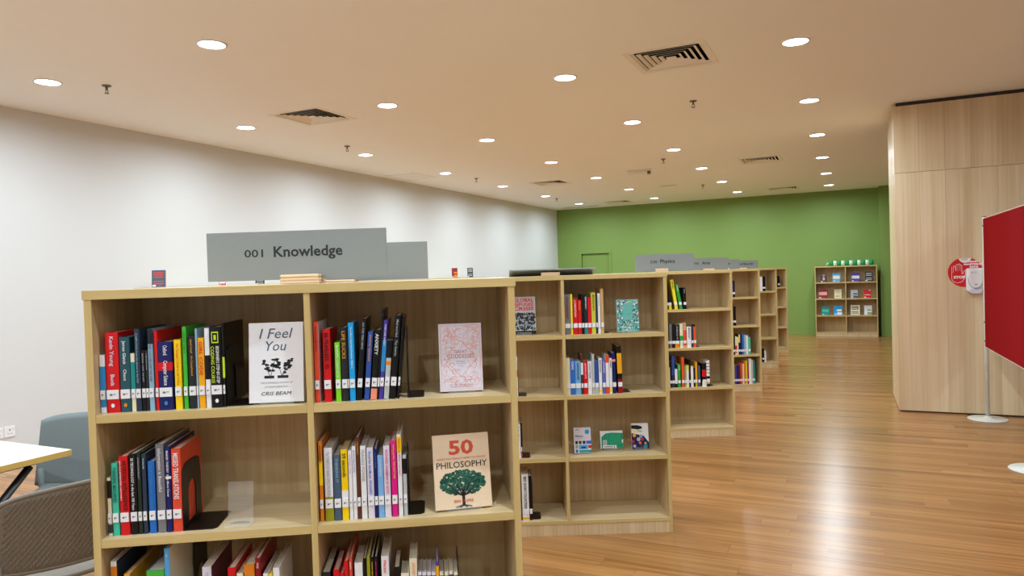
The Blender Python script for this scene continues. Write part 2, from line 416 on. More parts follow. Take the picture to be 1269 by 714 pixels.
r = root('emergency_light', ROOM @ T3(-2.80, 10.5, CEIL) @ RZ(.25), 'white box emergency light fitting on the ceiling', 'light fitting')
MB().box(-.18, .18, -.07, .07, -.02, -.0005).obj('base', M_PLASTIC, r, r.matrix_world, bevel=.004)
MB().box(-.15, .10, -.05, .05, -.055, -.02).obj('diffuser', M_VENT, r, r.matrix_world, bevel=.006)
MB().cyl((.14, 0, -.02), (.15, -.01, -.06), .022, .028).obj('lamp_head', M_METAL, r, r.matrix_world)

# ---------------------------------------------------------------- bookcases
BW, BD, BH = 1.1168, 0.3362, 1.40
Z1, Z2, Z3, ZB = 1.0801, 0.7549, 0.4203, 0.0811
ZS = {'1': Z1, '2': Z2, '3': Z3, 'b': ZB}
PT, ST = .018, .0215
MW3 = [M_BX, M_EDGE]; MZ3 = [M_BZ, M_EDGEZ]
def bookcase(mw, label, H=BH, tt=.024, group='maple bookcases in a diagonal row'):
    r = root('bookcase', mw, label, 'bookcase', group)
    fm = [0, 0, 1, 0, 0, 0]
    MB().box(0, PT, .0006, BD, 0, H-tt, mis=fm).obj('side_panel', MZ3, r, mw)
    MB().box(BW-PT, BW, .0006, BD, 0, H-tt, mis=fm).obj('side_panel', MZ3, r, mw)
    MB().box(-.0035, BW+.0035, -.002, BD+.001, H-tt, H, mis=[0, 0, 1, 1, 0, 1]).obj('top_board', MW3, r, mw, bevel=.0006)
    MB().box(BW/2-.008, BW/2+.008, .001, BD-.008, ZB, H-tt, mis=fm).obj('divider', MZ3, r, mw)
    for a, b in ((PT, BW/2-.008), (BW/2+.008, BW-PT)):
        for z in (Z1, Z2, Z3):
            MB().box(a+.0004, b-.0004, .0015, BD-.008, z-ST, z, mis=fm).obj('shelf', MW3, r, mw)
    MB().box(PT, BW-PT, .001, BD-.008, ZB-.018, ZB, mis=fm).obj('bottom_board', MW3, r, mw)
    MB().box(PT, BW-PT, BD-.0075, BD, .02, H-tt).obj('back_panel', M_BZ, r, mw)
    MB().box(PT, BW-PT, .004, .020, 0, ZB-.0185).obj('kickboard', M_KICK, r, mw)
    for a in (.09, BW/2-.10, BW/2+.16, BW-.10):
        for z in (H-.075, Z1-.07, Z2-.09, Z3-.09):
            for dx in (0,):
                MB().cyl((a, BD-.0074, z), (a, BD-.0092, z), .008, n=14).obj('screw_cap', M_BZ, r, mw)
    for xx, sgn in ((PT, 1), (BW-PT, -1)):
        for z in (H-.12, Z2-.12):
            MB().cyl((xx, .26, z), (xx+sgn*.0012, .26, z), .007, n=14).obj('screw_cap', M_BZ, r, mw)
    return r
CASES = [((0.0064, 1.9562), 0.1161, 1.403, 'maple bookcase nearest the camera, under the 001 Knowledge sign'),
         ((0.8274, 3.8023), 0.0110, 1.40, 'second maple bookcase in the diagonal row, toppled blank sign on top'),
         ((1.8483, 5.9654), 0.0201, 1.40, 'third maple bookcase in the diagonal row, carrying the 530 Physics sign'),
         ((2.8294, 8.1088), 0.0201, 1.40, 'fourth maple bookcase in the diagonal row, carrying the 700 Arts sign'),
         ((3.7127, 9.9589), 0.0201, 1.40, 'fifth maple bookcase in the diagonal row, second from the far end'),
         ((4.5373, 11.7163), 0.0201, 1.40, 'sixth maple bookcase, last of the diagonal row toward the green wall')]
CM = []
for (x, y), a, H, lb in CASES:
    mw = T3(x, y, 0) @ RZ(a) @ T3(-BW, 0, 0); CM.append(mw)
    bookcase(mw, lb, H)
BACKM = CM[0] @ T3(BW, 2*BD+.004, 0) @ RZ(math.pi)
bookcase(BACKM, 'maple bookcase standing back to back behind the nearest one', 1.403)
FARM = ROOM @ T3(-0.600, 15.44, 0) 
bookcase(FARM, 'maple bookcase standing alone against the green wall', 1.40, group='maple bookcases by the walls')
WALLM = []; ORD = ['first', 'second', 'third', 'fourth', 'fifth', 'sixth', 'seventh']
for k in range(6):
    mw = ROOM @ T3(EL+.40, 4.65 + k*1.122 + BW, 0) @ RZ(-math.pi/2); mw = ROOM @ T3(EL+.36, 4.65+k*1.13, 0) @ RZ(math.pi/2)
    WALLM.append(mw)
    bookcase(mw, 'maple bookcase along the white wall, %s counted from the table' % ORD[k], 1.395, group='maple bookcases along the white wall')

# ---------------------------------------------------------------- books
def book(mw, name, label, cat, group, w, h, key, o, detail=2):
    d = o.get('d', .14); r = root(name, mw, label, cat, group)
    bl = min(.0022, w*.08); n = 5
    outer = [(0, d), (0, .002)] + [(w*(.5-.5*math.cos(math.pi*i/n)), .002-bl*math.sin(math.pi*i/n)-.0004) for i in range(n+1)] + [(w, .002), (w, d)]
    t = min(.0016, w*.2)
    poly = outer + [(w-t, d), (w-t, .003), (t, .003), (t, d)]
    mats = [cm(key)]
    side = o.get('side')
    mb = MB()
    N_ = len(poly); vs = [(x, y, 0) for x, y in poly] + [(x, y, h) for x, y in poly]
    tris = []
    # caps as quads: left board, right board, spine strip
    K = len(outer)
    L0 = [0, 1, N_-2, N_-1]; R0 = [K-2, K-1, K, K+1]; SP = list(range(1, K-1)) + [K+1, K+2]
    fs = []
    for cap in (L0, R0, SP):
        fs.append(tuple(reversed(cap))); fs.append(tuple(i+N_ for i in cap))
    ms = [0]*6
    for i in range(N_):
        j = (i+1) % N_; fs.append((i, j, j+N_, i+N_)); ms.append(1 if side and i in (K-2,) else 0)
    if side: mats.append(cm(side))
    mb.v = vs; mb.f = fs; mb.m = ms; mb.sm = [False]*len(fs)
    mb.obj('cover', mats, r, mw, recalc=True)
    MB().box(t+.0001, w-t-.0001, .0032, d-.003, .0015, h-.0025).obj('pages', M_PAGES, r, mw)
    yb = -bl - .0008
    def strip(z0, z1, m, nm, lab=None, e=.0003):
        p = [(w*(.5-.53*math.cos(math.pi*i/n)), .002-(bl+e)*math.sin(math.pi*i/n)-.0004-e) for i in range(n+1)]
        p = [(-e, .012 if nm == 'spine_label' else .0035)] + p + [(w+e, .012 if nm == 'spine_label' else .0035), (w, .002), (0, .002)]
        s = MB().prism(p[:-2] + [(w+e*.2, .002), (-e*.2, .002)] if False else p, z0, z1)
        return s.obj(nm, m, r, mw, recalc=True)
    for bk, b0, b1 in o.get('band', []):
        strip(b0*h if b0 > 0 else .0001, b1*h if b1 < 1 else h-.0001, cm(bk), 'spine_band')
    zl = .036 if h > .1 else .02
    lb = MB().box(w*.05, w*.95, yb-.0006, 0.0, zl, zl+.024).obj('spine_label', M_LABEL, r, mw)
    if detail > 1 and w > .005:
        mk = MB(); mk.box(w*.28, w*.5, yb-.0010, yb-.0006, zl+.009, zl+.0140).box(w*.56, w*.74, yb-.0010, yb-.0006, zl+.0115, zl+.0135); mk.obj('label_mark', cm('grey_mid'), lb, mw)
    if detail > 0 and o.get('t') and w > .004:
        s = o['t']; two = 't2' in o
        mb = MB(); z1_ = h*.95; ln = h*.95 - (zl+.03)
        if o.get('box'):
            z1_ = h*.76; ln = z1_-(zl+.03)
        hw = w*((.42 if o.get('sl') else .30) if two else (.58 if o.get('f') else .40))
        x0 = (w*.10 if not o.get('sl') else w*.44) if two else (w-hw)/2
        g = text_geo(s, bold=.01); asp = (g[3]-g[2])/(g[5]-g[4]); sc_l = min(ln, hw*asp*1.15)
        put_text(mb, s.strip(), (x0, yb-.0002, z1_), (0, 0, -1), (1, 0, 0), w=o['f']*ln if o.get('f') else min(ln, hw*asp*1.1), h=hw, stretch=True)
        mb.obj('spine_title', cm(o.get('tc', 'white')), r, mw)
        if two:
            mb = MB(); put_text(mb, o['t2'], (w*.55 if not o.get('sl') else w*.13, yb-.0002, z1_), (0, 0, -1), (1, 0, 0), w=ln*(1 if not o.get('sl') else .8), h=w*(.28 if not o.get('sl') else .16), stretch=True); mb.obj('spine_subtitle', cm('white'), r, mw)
    if detail > 1 and o.get('mark'):
        mb = MB(); mb.prism([(w/2+.0045*math.cos(a*math.pi/5), .5*0+.0055*math.sin(a*math.pi/5)) for a in range(10)], 0, .0003, T=lambda v: (v[0], yb-.0001-v[2], .019+v[1]))
        mb.obj('spine_emblem', cm(o['mark']), r, mw)
    if detail > 1 and o.get('box'):
        mb = MB(); mb.box(w*.2, w*.8, yb-.0003, yb, h*.80, h*.94); mb.obj('spine_badge', cm(o['box']), r, mw)
        mb = MB(); mb.box(w*.27, w*.73, yb-.0005, yb-.0003, h*.815, h*.925); mb.obj('spine_badge', cm('black'), r, mw)
        mb = MB(); mb.box(w*.4, w*.6, yb-.0007, yb-.0005, h*.84, h*.90); mb.obj('spine_badge', cm(o['box']), r, mw)
    return r

ROWS = {
 (0, '1'): [
  (0.0201, 0.0131, 0.153, 0, 'slim white and blue book', 'white', {'band': [('sky', 0.1, 0.8)], 'd': 0.12}),
  (0.0355, 0.0323, 0.211, 0, 'thick red book', 'red', {'t': 'Kevin Young     Bunk', 'tc': 'pale', 'd': 0.16, 'mark': 'white'}),
  (0.0703, 0.0252, 0.198, 0, 'dark teal book', 'teal_dark', {'t': 'James Gleick    Chaos', 'tc': 'white', 'd': 0.13, 'mark': 'orange'}),
  (0.0975, 0.01, 0.154, 0, 'slim cream book', 'cream', {'band': [('teal', 0.35, 0.85)], 'd': 0.11}),
  (0.109, 0.0124, 0.218, 0, 'dark slate book', 'slate', {'t': 'COMPUTING from the abacus to the iPad', 'tc': 'bluegrey', 'd': 0.2}),
  (0.1246, 0.0091, 0.161, 0, 'short black book', 'black', {'t': 'MACHINES  THINK  THE NEXT', 'tc': 'grey', 'd': 0.11}),
  (0.1347, 0.0065, 0.16, 0, 'slim short black book', 'charcoal', {'t': 'A VERY SHORT HISTORY', 'tc': 'grey', 'd': 0.11}),
  (0.1422, 0.0117, 0.216, 0, 'pale blue book', 'bluegrey', {'band': [('charcoal', 0.82, 1)], 't': 'CONNECTED CULTURE AND THE WEB', 'tc': 'slate', 'd': 0.17}),
  (0.1583, 0.0073, 0.211, 0, 'slim red book', 'red', {'d': 0.2}),
  (0.1671, 0.0347, 0.181, 0, 'thick navy book', 'navy', {'band': [('red', 0.58, 0.7)], 't': 'Oxford      Computer Science', 'tc': 'white', 'd': 0.13, 'mark': 'sky'}),
  (0.2074, 0.0168, 0.185, 0, 'yellow book', 'yellow', {'t': "The Teenager's Guide to Life Online", 'tc': 'red', 'd': 0.13}),
  (0.2295, 0.0096, 0.219, 0, 'slim green book', 'green', {'t': 'EXPLORING  WEBSITES', 'tc': 'green_dark', 'd': 0.17}),
  (0.2431, 0.0177, 0.195, 0, 'dark grey book', 'charcoal', {'t': "danah boyd   It's Complicated", 'tc': 'gold', 'd': 0.16}),
  (0.2619, 0.0044, 0.213, 0, 'very slim pale blue book', 'bluegrey', {'d': 0.17}),
  (0.2679, 0.0153, 0.188, 0, 'amber book with red letters', 'amber', {'t': 'GIRL CODE', 'f': 0.8, 'tc': 'red', 'd': 0.13}),
  (0.2857, 0.0119, 0.213, 0, 'white and black book', 'white', {'band': [('black', 0.36, 0.66)], 't': '         GOOGLE IT', 'tc': 'white2', 'd': 0.16}),
  (0.299, 0.029, 0.216, 0, 'thick black book', 'black', {'t': 'CODING COURSE', 'tc': 'lime', 't2': "BEGINNER'S STEP-BY-STEP", 'd': 0.17, 'mark': 'white', 'box': 'lime'}),
  (0.3299, 0.0051, 0.224, 0, 'slim black lime-marked book', 'black', {'band': [('lime', 0.35, 0.6)], 'd': 0.2}),
 ],
 (0, '1r'): [
  (0.5691, 0.0121, 0.219, 0, 'red and white book', 'coral', {'t': 'WORDS IN MOTION', 'tc': 'red_dark', 'd': 0.17, 'side': 'white'}),
  (0.5928, 0.0191, 0.198, 0, 'red black-lettered book', 'red', {'t': 'BE FEARLESS  55', 'f': 0.8, 'tc': 'black', 'd': 0.15}),
  (0.6236, 0.0136, 0.161, 0, 'short lime green book', 'lime2', {'t': 'BE MINDFUL & STRESS LESS 55', 'tc': 'white', 'd': 0.12}),
  (0.6404, 0.0154, 0.201, 0, 'grey book with orange lettering', 'charcoal', {'t': 'LIFE SUCKS', 'f': 0.6, 'tc': 'gold', 'd': 0.16}),
  (0.6568, 0.0032, 0.203, 0, 'very slim black book', 'black', {'d': 0.16}),
  (0.6611, 0.0143, 0.213, 0, 'bright cyan book', 'cyan', {'t': 'The 6 Most Important Decisions  SEAN C', 'tc': 'white', 'd': 0.15}),
  (0.6777, 0.0133, 0.224, 0.089, 'tall leaning black book', 'black', {'t': 'GO THE TEEN MIND', 'tc': 'grey', 'd': 0.17}),
  (0.6985, 0.0129, 0.187, 0.088, 'leaning blue book', 'blue_mid', {'t': 'POSITIVE TEENAGER', 'tc': 'gold', 'd': 0.14}),
  (0.7155, 0.0153, 0.19, 0.09, 'black and salmon book', 'black', {'band': [('salmon', 0, 0.16)], 't': 'ANXIETY', 'f': 0.5, 'tc': 'white', 'd': 0.14}),
  (0.7318, 0.005, 0.246, 0.093, 'tallest black book', 'black', {'t': 'A', 'tc': 'grey', 'd': 0.2}),
  (0.7379, 0.0102, 0.217, 0.096, 'leaning purple and blue book', 'purple', {'band': [('sky', 0.35, 0.75)], 't': 'OVERCOME ANXIETY', 'tc': 'white', 'd': 0.17}),
  (0.7508, 0.013, 0.162, 0.094, 'grey picture book', 'grey_light', {'band': [('black', 0.7, 1), ('orange', 0.58, 0.64)], 'd': 0.12}),
  (0.767, 0.0156, 0.229, 0.097, 'tall black book with grey lettering', 'black', {'t': 'Mad and Sad   The Stories', 'tc': 'grey', 'd': 0.17}),
  (0.7871, 0.0052, 0.225, 0.098, 'slim black book', 'black', {'d': 0.17}),
 ],
 (0, '2'): [
  (0.0267, 0.009, 0.154, 0, 'slim cream and black book', 'cream', {'band': [('black', 0.65, 0.95), ('slate', 0.05, 0.2)], 'd': 0.12}),
  (0.0387, 0.0153, 0.192, 0, 'mint green book', 'mint', {'t': 'THINKING MACHINES', 'f': 0.8, 'tc': 'teal_dark', 'd': 0.15}),
  (0.0574, 0.0226, 0.209, 0, 'thick red book with black lettering', 'red', {'t': 'ARTIFICIAL INTELLIGENCE', 'f': 1, 'tc': 'black', 't2': 'AN ILLUSTRATED HISTORY', 'sl': 1, 'd': 0.16}),
  (0.0835, 0.0168, 0.214, 0, 'black book with white lettering', 'black', {'t': '30 TECHNOLOGY in the last 100 Years', 'tc': 'white', 'd': 0.18}),
  (0.1029, 0.0091, 0.215, 0, 'dark green book', 'green_black', {'t': 'ALTERNATIVE REALITY', 'tc': 'grey', 'd': 0.2}),
  (0.115, 0.0095, 0.212, 0, 'slim dark slate book', 'slate', {'t': 'The Deep Web', 'tc': 'white', 'd': 0.16}),
  (0.1299, 0.0165, 0.192, 0, 'short blue book', 'blue', {'t': 'HOW TO THINK LIKE A MACHINE', 'tc': 'sky', 'd': 0.14}),
  (0.151, 0.0201, 0.236, 0, 'tall grey book', 'grey_mid', {'t': 'Information is Beautiful', 'tc': 'pale', 'd': 0.21}),
  (0.1738, 0.0132, 0.229, 0, 'navy book with white bar', 'navy', {'band': [('white', 0.62, 0.65)], 't': 'MAKER THEORY  Even More Clever', 'tc': 'white', 'd': 0.2}),
  (0.1898, 0.0228, 0.221, 0, 'orange red book', 'coral', {'t': 'MISSED TRANSLATIONS', 'f': 0.85, 'tc': 'white', 'd': 0.17}),
 ],
 (0, '2r'): [
  (0.5708, 0.0091, 0.219, 0, 'slim orange and yellow book', 'orange', {'band': [('yellow', 0.45, 0.75)], 't': 'SELF-CONFIDENCE', 'tc': 'brown', 'd': 0.16}),
  (0.5852, 0.0212, 0.2, 0, 'thick white and olive book', 'white', {'band': [('olive', 0, 0.33)], 't': '  The 7 HABITS OF HIGHLY EFFECTIVE PEOPLE', 'tc': 'grey', 'd': 0.14}),
  (0.6092, 0.0185, 0.18, 0, 'slate grey book', 'slate2', {'t': 'THINKING IT', 'tc': 'bluegrey', 'd': 0.13}),
  (0.6299, 0.0169, 0.193, 0, 'yellow and white book', 'yellow', {'band': [('white', 0.18, 0.42)], 't': '59 seconds', 'f': 0.55, 'tc': 'black', 'd': 0.13}),
  (0.6494, 0.0092, 0.189, 0, 'slim white and red book', 'white', {'t': 'the mental hunger to succeed', 'tc': 'red', 'd': 0.13}),
  (0.6599, 0.0097, 0.2, 0, 'slim white and blue book', 'white', {'t': 'BIG PICTURE OF FAITH', 'tc': 'blue', 'd': 0.14}),
  (0.6708, 0.0093, 0.225, 0, 'tall brown book', 'brown', {'t': 'THE BUSINESS', 'tc': 'gold', 'd': 0.17}),
  (0.682, 0.0144, 0.2, 0, 'wide white grey-lettered book', 'white', {'t': 'FRAGILE POWER', 'f': 0.7, 'tc': 'grey', 'd': 0.15}),
  (0.6992, 0.017, 0.195, 0, 'pale lilac book', 'pale', {'t': 'Shoot for the Moon  RICHARD', 'tc': 'blue', 'd': 0.13}),
  (0.7175, 0.0091, 0.19, 0, 'navy book', 'navy', {'t': 'Saved by MY OWN LIFE', 'tc': 'sky', 'd': 0.13}),
  (0.7278, 0.0151, 0.171, 0, 'light blue book', 'blue_light', {'t': 'CHOOSING', 'tc': 'pale', 'd': 0.12}),
  (0.7445, 0.0167, 0.197, 0, 'white pink-lettered book', 'pale', {'t': 'RICHARD WISEMAN 59 SECO', 'tc': 'magenta', 'd': 0.14}),
  (0.7646, 0.0148, 0.21, 0, 'magenta book', 'magenta', {'t': 'bryony gordon  YOU GOT THIS', 'tc': 'yellow', 'd': 0.14}),
  (0.782, 0.0113, 0.227, 0, 'white and yellow book', 'white', {'band': [('yellow', 0.78, 0.97)], 't': "DEALING with PEOPLE YOU CAN'T", 'tc': 'red', 'd': 0.17}),
  (0.7959, 0.0098, 0.167, 0, 'short grey book', 'grey_light', {'band': [('black', 0.7, 0.95)], 'd': 0.12}),
 ],
 (0, '3'): [
  (0.0274, 0.0145, 0.267, 0, 'white patterned book', 'white', {'band': [('orange', 0.85, 0.95), ('blue', 0.6, 0.8)], 'd': 0.2, 'side': 'slate'}),
  (0.06, 0.0142, 0.231, 0, 'orange book', 'amber', {'d': 0.2}),
  (0.1176, 0.0423, 0.236, 0, 'thick green and blue book', 'sky', {'band': [('green', 0.88, 1)], 'd': 0.15}),
  (0.1627, 0.0136, 0.292, 0, 'tall blue book', 'sky2', {'t': 'A?', 'tc': 'cream', 'd': 0.2, 'side': 'cream'}),
  (0.2575, 0.0233, 0.234, 0, 'white book with mauve cover', 'pale', {'t': 'THE', 'tc': 'grey', 'd': 0.2, 'side': 'mauve'}),
  (0.3233, 0.0192, 0.227, 0, 'red book', 'red', {'d': 0.19}),
  (0.3459, 0.0162, 0.21, 0, 'cream book', 'cream', {'d': 0.17}),
  (0.3654, 0.0267, 0.232, 0, 'thick orange and black book', 'orange', {'band': [('black', 0.5, 0.85)], 'd': 0.18}),
  (0.3948, 0.0132, 0.248, 0, 'tall dark red book', 'red_dark', {'t': 'FIRE', 'tc': 'cream', 'd': 0.21}),
  (0.4143, 0.013, 0.204, 0, 'slim white book', 'white', {'d': 0.17}),
  (0.4288, 0.0091, 0.203, 0, 'slim yellow book', 'yellow', {'d': 0.16}),
  (0.4406, 0.0164, 0.218, 0, 'wide white book', 'white', {'d': 0.18}),
 ],
 (0, '3r'): [
  (0.5689, 0.0221, 0.195, 0, 'dark grey book', 'charcoal', {'d': 0.19}),
  (0.5995, 0.0158, 0.2, 0, 'red book', 'red', {'d': 0.15}),
  (0.617, 0.0103, 0.189, 0, 'short red book', 'red', {'d': 0.13}),
  (0.6288, 0.0107, 0.222, 0, 'tall red book', 'red', {'d': 0.17}),
  (0.6423, 0.0077, 0.231, 0, 'orange red book', 'coral', {'t': 'BIG IDEAS', 'tc': 'white', 'd': 0.2}),
  (0.6567, 0.0213, 0.215, 0, 'white book', 'white', {'d': 0.14}),
  (0.6795, 0.008, 0.225, 0, 'slim black book', 'black', {'d': 0.17}),
  (0.6899, 0.0084, 0.23, 0, 'olive book', 'olive', {'d': 0.18}),
  (0.7004, 0.0074, 0.227, 0, 'black yellow-lettered book', 'black', {'t': 'THE FAITH GUIDE TO', 'tc': 'yellow', 'd': 0.19}),
  (0.7104, 0.008, 0.228, 0, 'black pink-lettered book', 'black', {'t': 'INSIDE OUT WORLD', 'tc': 'magenta', 'd': 0.19}),
  (0.7292, 0.0202, 0.228, 0, 'white book with red lettering', 'white', {'t': 'Hector   The Art', 'tc': 'red', 'd': 0.15}),
  (0.7631, 0.0155, 0.195, 0, 'short black book', 'black', {'d': 0.13}),
  (0.7814, 0.0221, 0.175, 0, 'short cream book', 'cream', {'d': 0.1}),
  (0.8055, 0.0206, 0.215, 0, 'tall cream book', 'cream', {'t': 'HOW MANY', 'tc': 'salmon', 'd': 0.13}),
  (0.8285, 0.0093, 0.175, 0, 'white book with black square', 'pale', {'band': [('black', 0.8, 0.95)], 'd': 0.1}),
  (0.8399, 0.011, 0.174, 0, 'white book with red square', 'pale', {'band': [('red_dark', 0.8, 0.95)], 'd': 0.1}),
  (0.8531, 0.011, 0.173, 0, 'white book with brown square', 'pale', {'band': [('brown', 0.8, 0.95)], 'd': 0.1}),
  (0.8661, 0.0102, 0.172, 0, 'white book with slate square', 'pale', {'band': [('slate', 0.8, 0.95)], 'd': 0.1}),
  (0.878, 0.0075, 0.199, 0, 'slim yellow and purple book', 'purple', {'band': [('amber', 0.65, 0.95)], 'd': 0.13}),
  (0.8877, 0.0102, 0.17, 0, 'cream book with black square', 'cream', {'band': [('black', 0.8, 0.95)], 'd': 0.1}),
  (0.901, 0.0104, 0.169, 0, 'cream book with blue square', 'cream', {'band': [('blue', 0.8, 0.95)], 'd': 0.1}),
  (0.9134, 0.0105, 0.171, 0, 'cream book with lilac square', 'cream', {'band': [('purple', 0.8, 0.95)], 'd': 0.1}),
  (0.9267, 0.0105, 0.167, 0, 'cream book with green square', 'cream', {'band': [('green_black', 0.8, 0.95)], 'd': 0.1}),
 ],
 (1, '1'): [
  (0.5693, 0.029, 0.218, 0, 'grey book', 'grey_mid', {'t': 'THE DISSIDENT', 'tc': 'red_dark', 'd': 0.14}),
  (0.6006, 0.0116, 0.218, 0, 'slim yellow book', 'lemon', {'d': 0.15}),
  (0.6146, 0.0233, 0.194, 0, 'red book with white lettering', 'red', {'t': 'CORRUPTION', 'tc': 'white', 'd': 0.14}),
  (0.6403, 0.019, 0.185, 0, 'shorter red book', 'red', {'t': 'POLITICS', 'tc': 'amber', 'd': 0.14}),
  (0.6608, 0.0133, 0.214, 0, 'slim black book', 'black', {'d': 0.16}),
  (0.6751, 0.0181, 0.211, 0, 'black and teal book', 'charcoal', {'band': [('teal', 0, 0.16)], 't': 'DEMOCRACY', 'tc': 'white', 'd': 0.15}),
  (0.6947, 0.0177, 0.198, 0, 'red book', 'red', {'d': 0.14}),
  (0.7139, 0.022, 0.223, 0, 'yellow book with black lettering', 'lemon_dull', {'t': 'METHOD BOY', 'tc': 'black', 'd': 0.16}),
  (0.7379, 0.0094, 0.201, 0, 'slim slate book', 'slate', {'d': 0.14}),
  (0.7488, 0.0133, 0.217, 0, 'slim white book', 'white', {'t': 'ALTERNATIVES', 'tc': 'grey', 'd': 0.16}),
  (0.7645, 0.0151, 0.243, 0, 'tall tan book', 'tan', {'d': 0.2}),
 ],
 (1, '2r'): [
  (0.5689, 0.0203, 0.199, 0, 'cream book', 'cream', {'d': 0.12}),
  (0.5896, 0.0277, 0.188, 0, 'blue book', 'blue_mid2', {'t': 'IDEAS', 'tc': 'white', 'd': 0.12}),
  (0.6179, 0.0282, 0.18, 0, 'light blue book', 'blue_light', {'t': 'LANGUAGE', 'tc': 'slate', 'd': 0.12}),
  (0.648, 0.0116, 0.214, 0, 'slim brown book', 'brown', {'band': [('white', 0.5, 0.8)], 'd': 0.15}),
  (0.6619, 0.0212, 0.178, 0, 'red book', 'red', {'t': 'ALWAYS LATE', 'tc': 'white', 'd': 0.12}),
  (0.6855, 0.0212, 0.177, 0, 'white book with lilac lettering', 'white', {'t': 'SHORT TAKES', 'tc': 'purple', 'd': 0.12}),
  (0.7082, 0.0125, 0.216, 0, 'tall grey book', 'grey_light', {'d': 0.17}),
  (0.7221, 0.0203, 0.179, 0, 'blue picture book', 'blue_mid', {'band': [('grey_light', 0, 0.2)], 'd': 0.12}),
  (0.7448, 0.0164, 0.193, 0, 'white book with black lettering', 'white', {'t': 'MORE WORDS', 'tc': 'black', 'band': [('yellow', 0.04, 0.12)], 'd': 0.13}),
  (0.7636, 0.0173, 0.182, 0, 'purple blue book', 'purple2', {'t': 'LANGUAGES', 'tc': 'white', 'd': 0.12}),
  (0.7824, 0.0173, 0.209, 0, 'red and white book', 'white', {'band': [('coral', 0.8, 1), ('coral', 0, 0.18)], 'd': 0.15}),
  (0.8016, 0.0142, 0.191, 0, 'white book with yellow patch', 'white', {'t': 'GRAMMAR', 'tc': 'black', 'band': [('yellow', 0.04, 0.14)], 'd': 0.13}),
  (0.8178, 0.0199, 0.22, -0.016, 'navy book with pink emblem', 'navy', {'band': [('salmon', 0.78, 0.84)], 'd': 0.15}),
  (0.847, 0.0238, 0.255, -0.013, 'tall black and yellow book', 'black', {'band': [('amber', 0.42, 0.85), ('red_dark', 0, 0.3)], 'd': 0.17}),
 ],
 (1, '2'): [
  (0.2914, 0.0142, 0.212, 0, 'white and red book', 'white', {'band': [('coral', 0.5, 0.68)], 't': 'CARE OF MONEY', 'tc': 'black', 'd': 0.13}),
 ],
 (1, '3'): [
  (0.29, 0.0212, 0.184, 0, 'white book', 'white', {'t': 'Twelve  M  1 L', 'tc': 'black', 'd': 0.13}),
  (0.3127, 0.0055, 0.192, 0, 'slim red and black book', 'black', {'band': [('coral', 0, 0.15)], 'd': 0.14}),
 ],
 (1, 'b'): [
  (0.2907, 0.0125, 0.199, 0, 'navy book', 'navy', {'d': 0.15}),
  (0.3104, 0.0365, 0.251, -0.005, 'thick white book', 'white', {'t': 'BEST SHORT COLLECTION', 'tc': 'black', 'band': [('amber', 0.02, 0.07)], 'd': 0.17}),
  (0.3497, 0.0147, 0.241, -0.006, 'black book', 'black', {'band': [('white', 0.2, 0.26)], 'd': 0.15}),
 ],
 (2, '1'): [
  (0.5689, 0.0158, 0.196, 0, 'slim black book', 'black', {'d': 0.14}),
  (0.5852, 0.0226, 0.121, 0, 'black and yellow book', 'black', {'band': [('lemon', 0, 0.33)], 'd': 0.14}),
  (0.6378, 0.026, 0.252, -0.142, 'leaning yellow book', 'lemon', {'t': 'DRIVING', 'tc': 'black', 'd': 0.16}),
  (0.6788, 0.024, 0.213, -0.167, 'leaning green book', 'green_mid', {'t': 'PLANET', 'tc': 'white', 'd': 0.16}),
  (0.7117, 0.0233, 0.18, -0.031, 'black book with grey marks', 'black', {'t': 'STARS', 'tc': 'grey', 'd': 0.14}),
 ],
 (2, '2'): [
  (0.5689, 0.0131, 0.202, 0, 'slim black book', 'black', {'d': 0.13}),
  (0.5824, 0.022, 0.204, 0, 'grey book', 'grey_mid', {'d': 0.13}),
  (0.6048, 0.0267, 0.2, 0, 'black book', 'black', {'d': 0.13}),
  (0.6319, 0.0356, 0.193, 0, 'black and orange book', 'black', {'band': [('orange', 0, 0.2)], 't': 'SCIENCE IN', 'tc': 'grey', 'd': 0.13}),
  (0.6723, 0.0268, 0.205, 0, 'cream and green book', 'cream', {'band': [('green_mid', 0.2, 0.5)], 'd': 0.14}),
  (0.7025, 0.024, 0.211, 0, 'tan and red book', 'tan', {'band': [('coral', 0.1, 0.7)], 'd': 0.14}),
  (0.7319, 0.0357, 0.176, 0, 'white book', 'white', {'t': 'BIOLOGY', 'tc': 'black', 'd': 0.13}),
  (0.7696, 0.0172, 0.182, 0, 'slim slate book', 'slate', {'d': 0.13}),
  (0.7887, 0.0199, 0.174, 0, 'orange book', 'coral2', {'d': 0.13}),
 ],
 (2, '3'): [
  (0.5689, 0.011, 0.171, 0, 'slim white book', 'white', {'d': 0.13}),
  (0.5803, 0.0165, 0.222, 0, 'black book', 'black', {'d': 0.14}),
  (0.5972, 0.0233, 0.263, 0, 'tall blue book', 'blue_mid', {'band': [('slate', 0, 0.4)], 'd': 0.16}),
  (0.6218, 0.0206, 0.155, 0, 'white book', 'white', {'band': [('black', 0, 0.2)], 'd': 0.12}),
  (0.6464, 0.0234, 0.194, 0, 'green book', 'green_mid', {'t': 'FOOD', 'tc': 'white', 'd': 0.14}),
  (0.68, 0.022, 0.253, 0, 'tall orange book', 'orange_red', {'d': 0.16}),
  (0.7047, 0.0131, 0.177, 0, 'slim sage book', 'sage', {'d': 0.13}),
  (0.7198, 0.0199, 0.184, 0, 'white and yellow book', 'white', {'band': [('lemon', 0.78, 1), ('cream', 0, 0.15)], 'd': 0.13}),
  (0.7417, 0.0138, 0.231, 0, 'slim black book', 'black', {'d': 0.15}),
  (0.7574, 0.0206, 0.175, 0, 'wide white book', 'white', {'d': 0.13}),
  (0.7801, 0.0138, 0.161, 0, 'very slim black book', 'black', {'d': 0.13}),
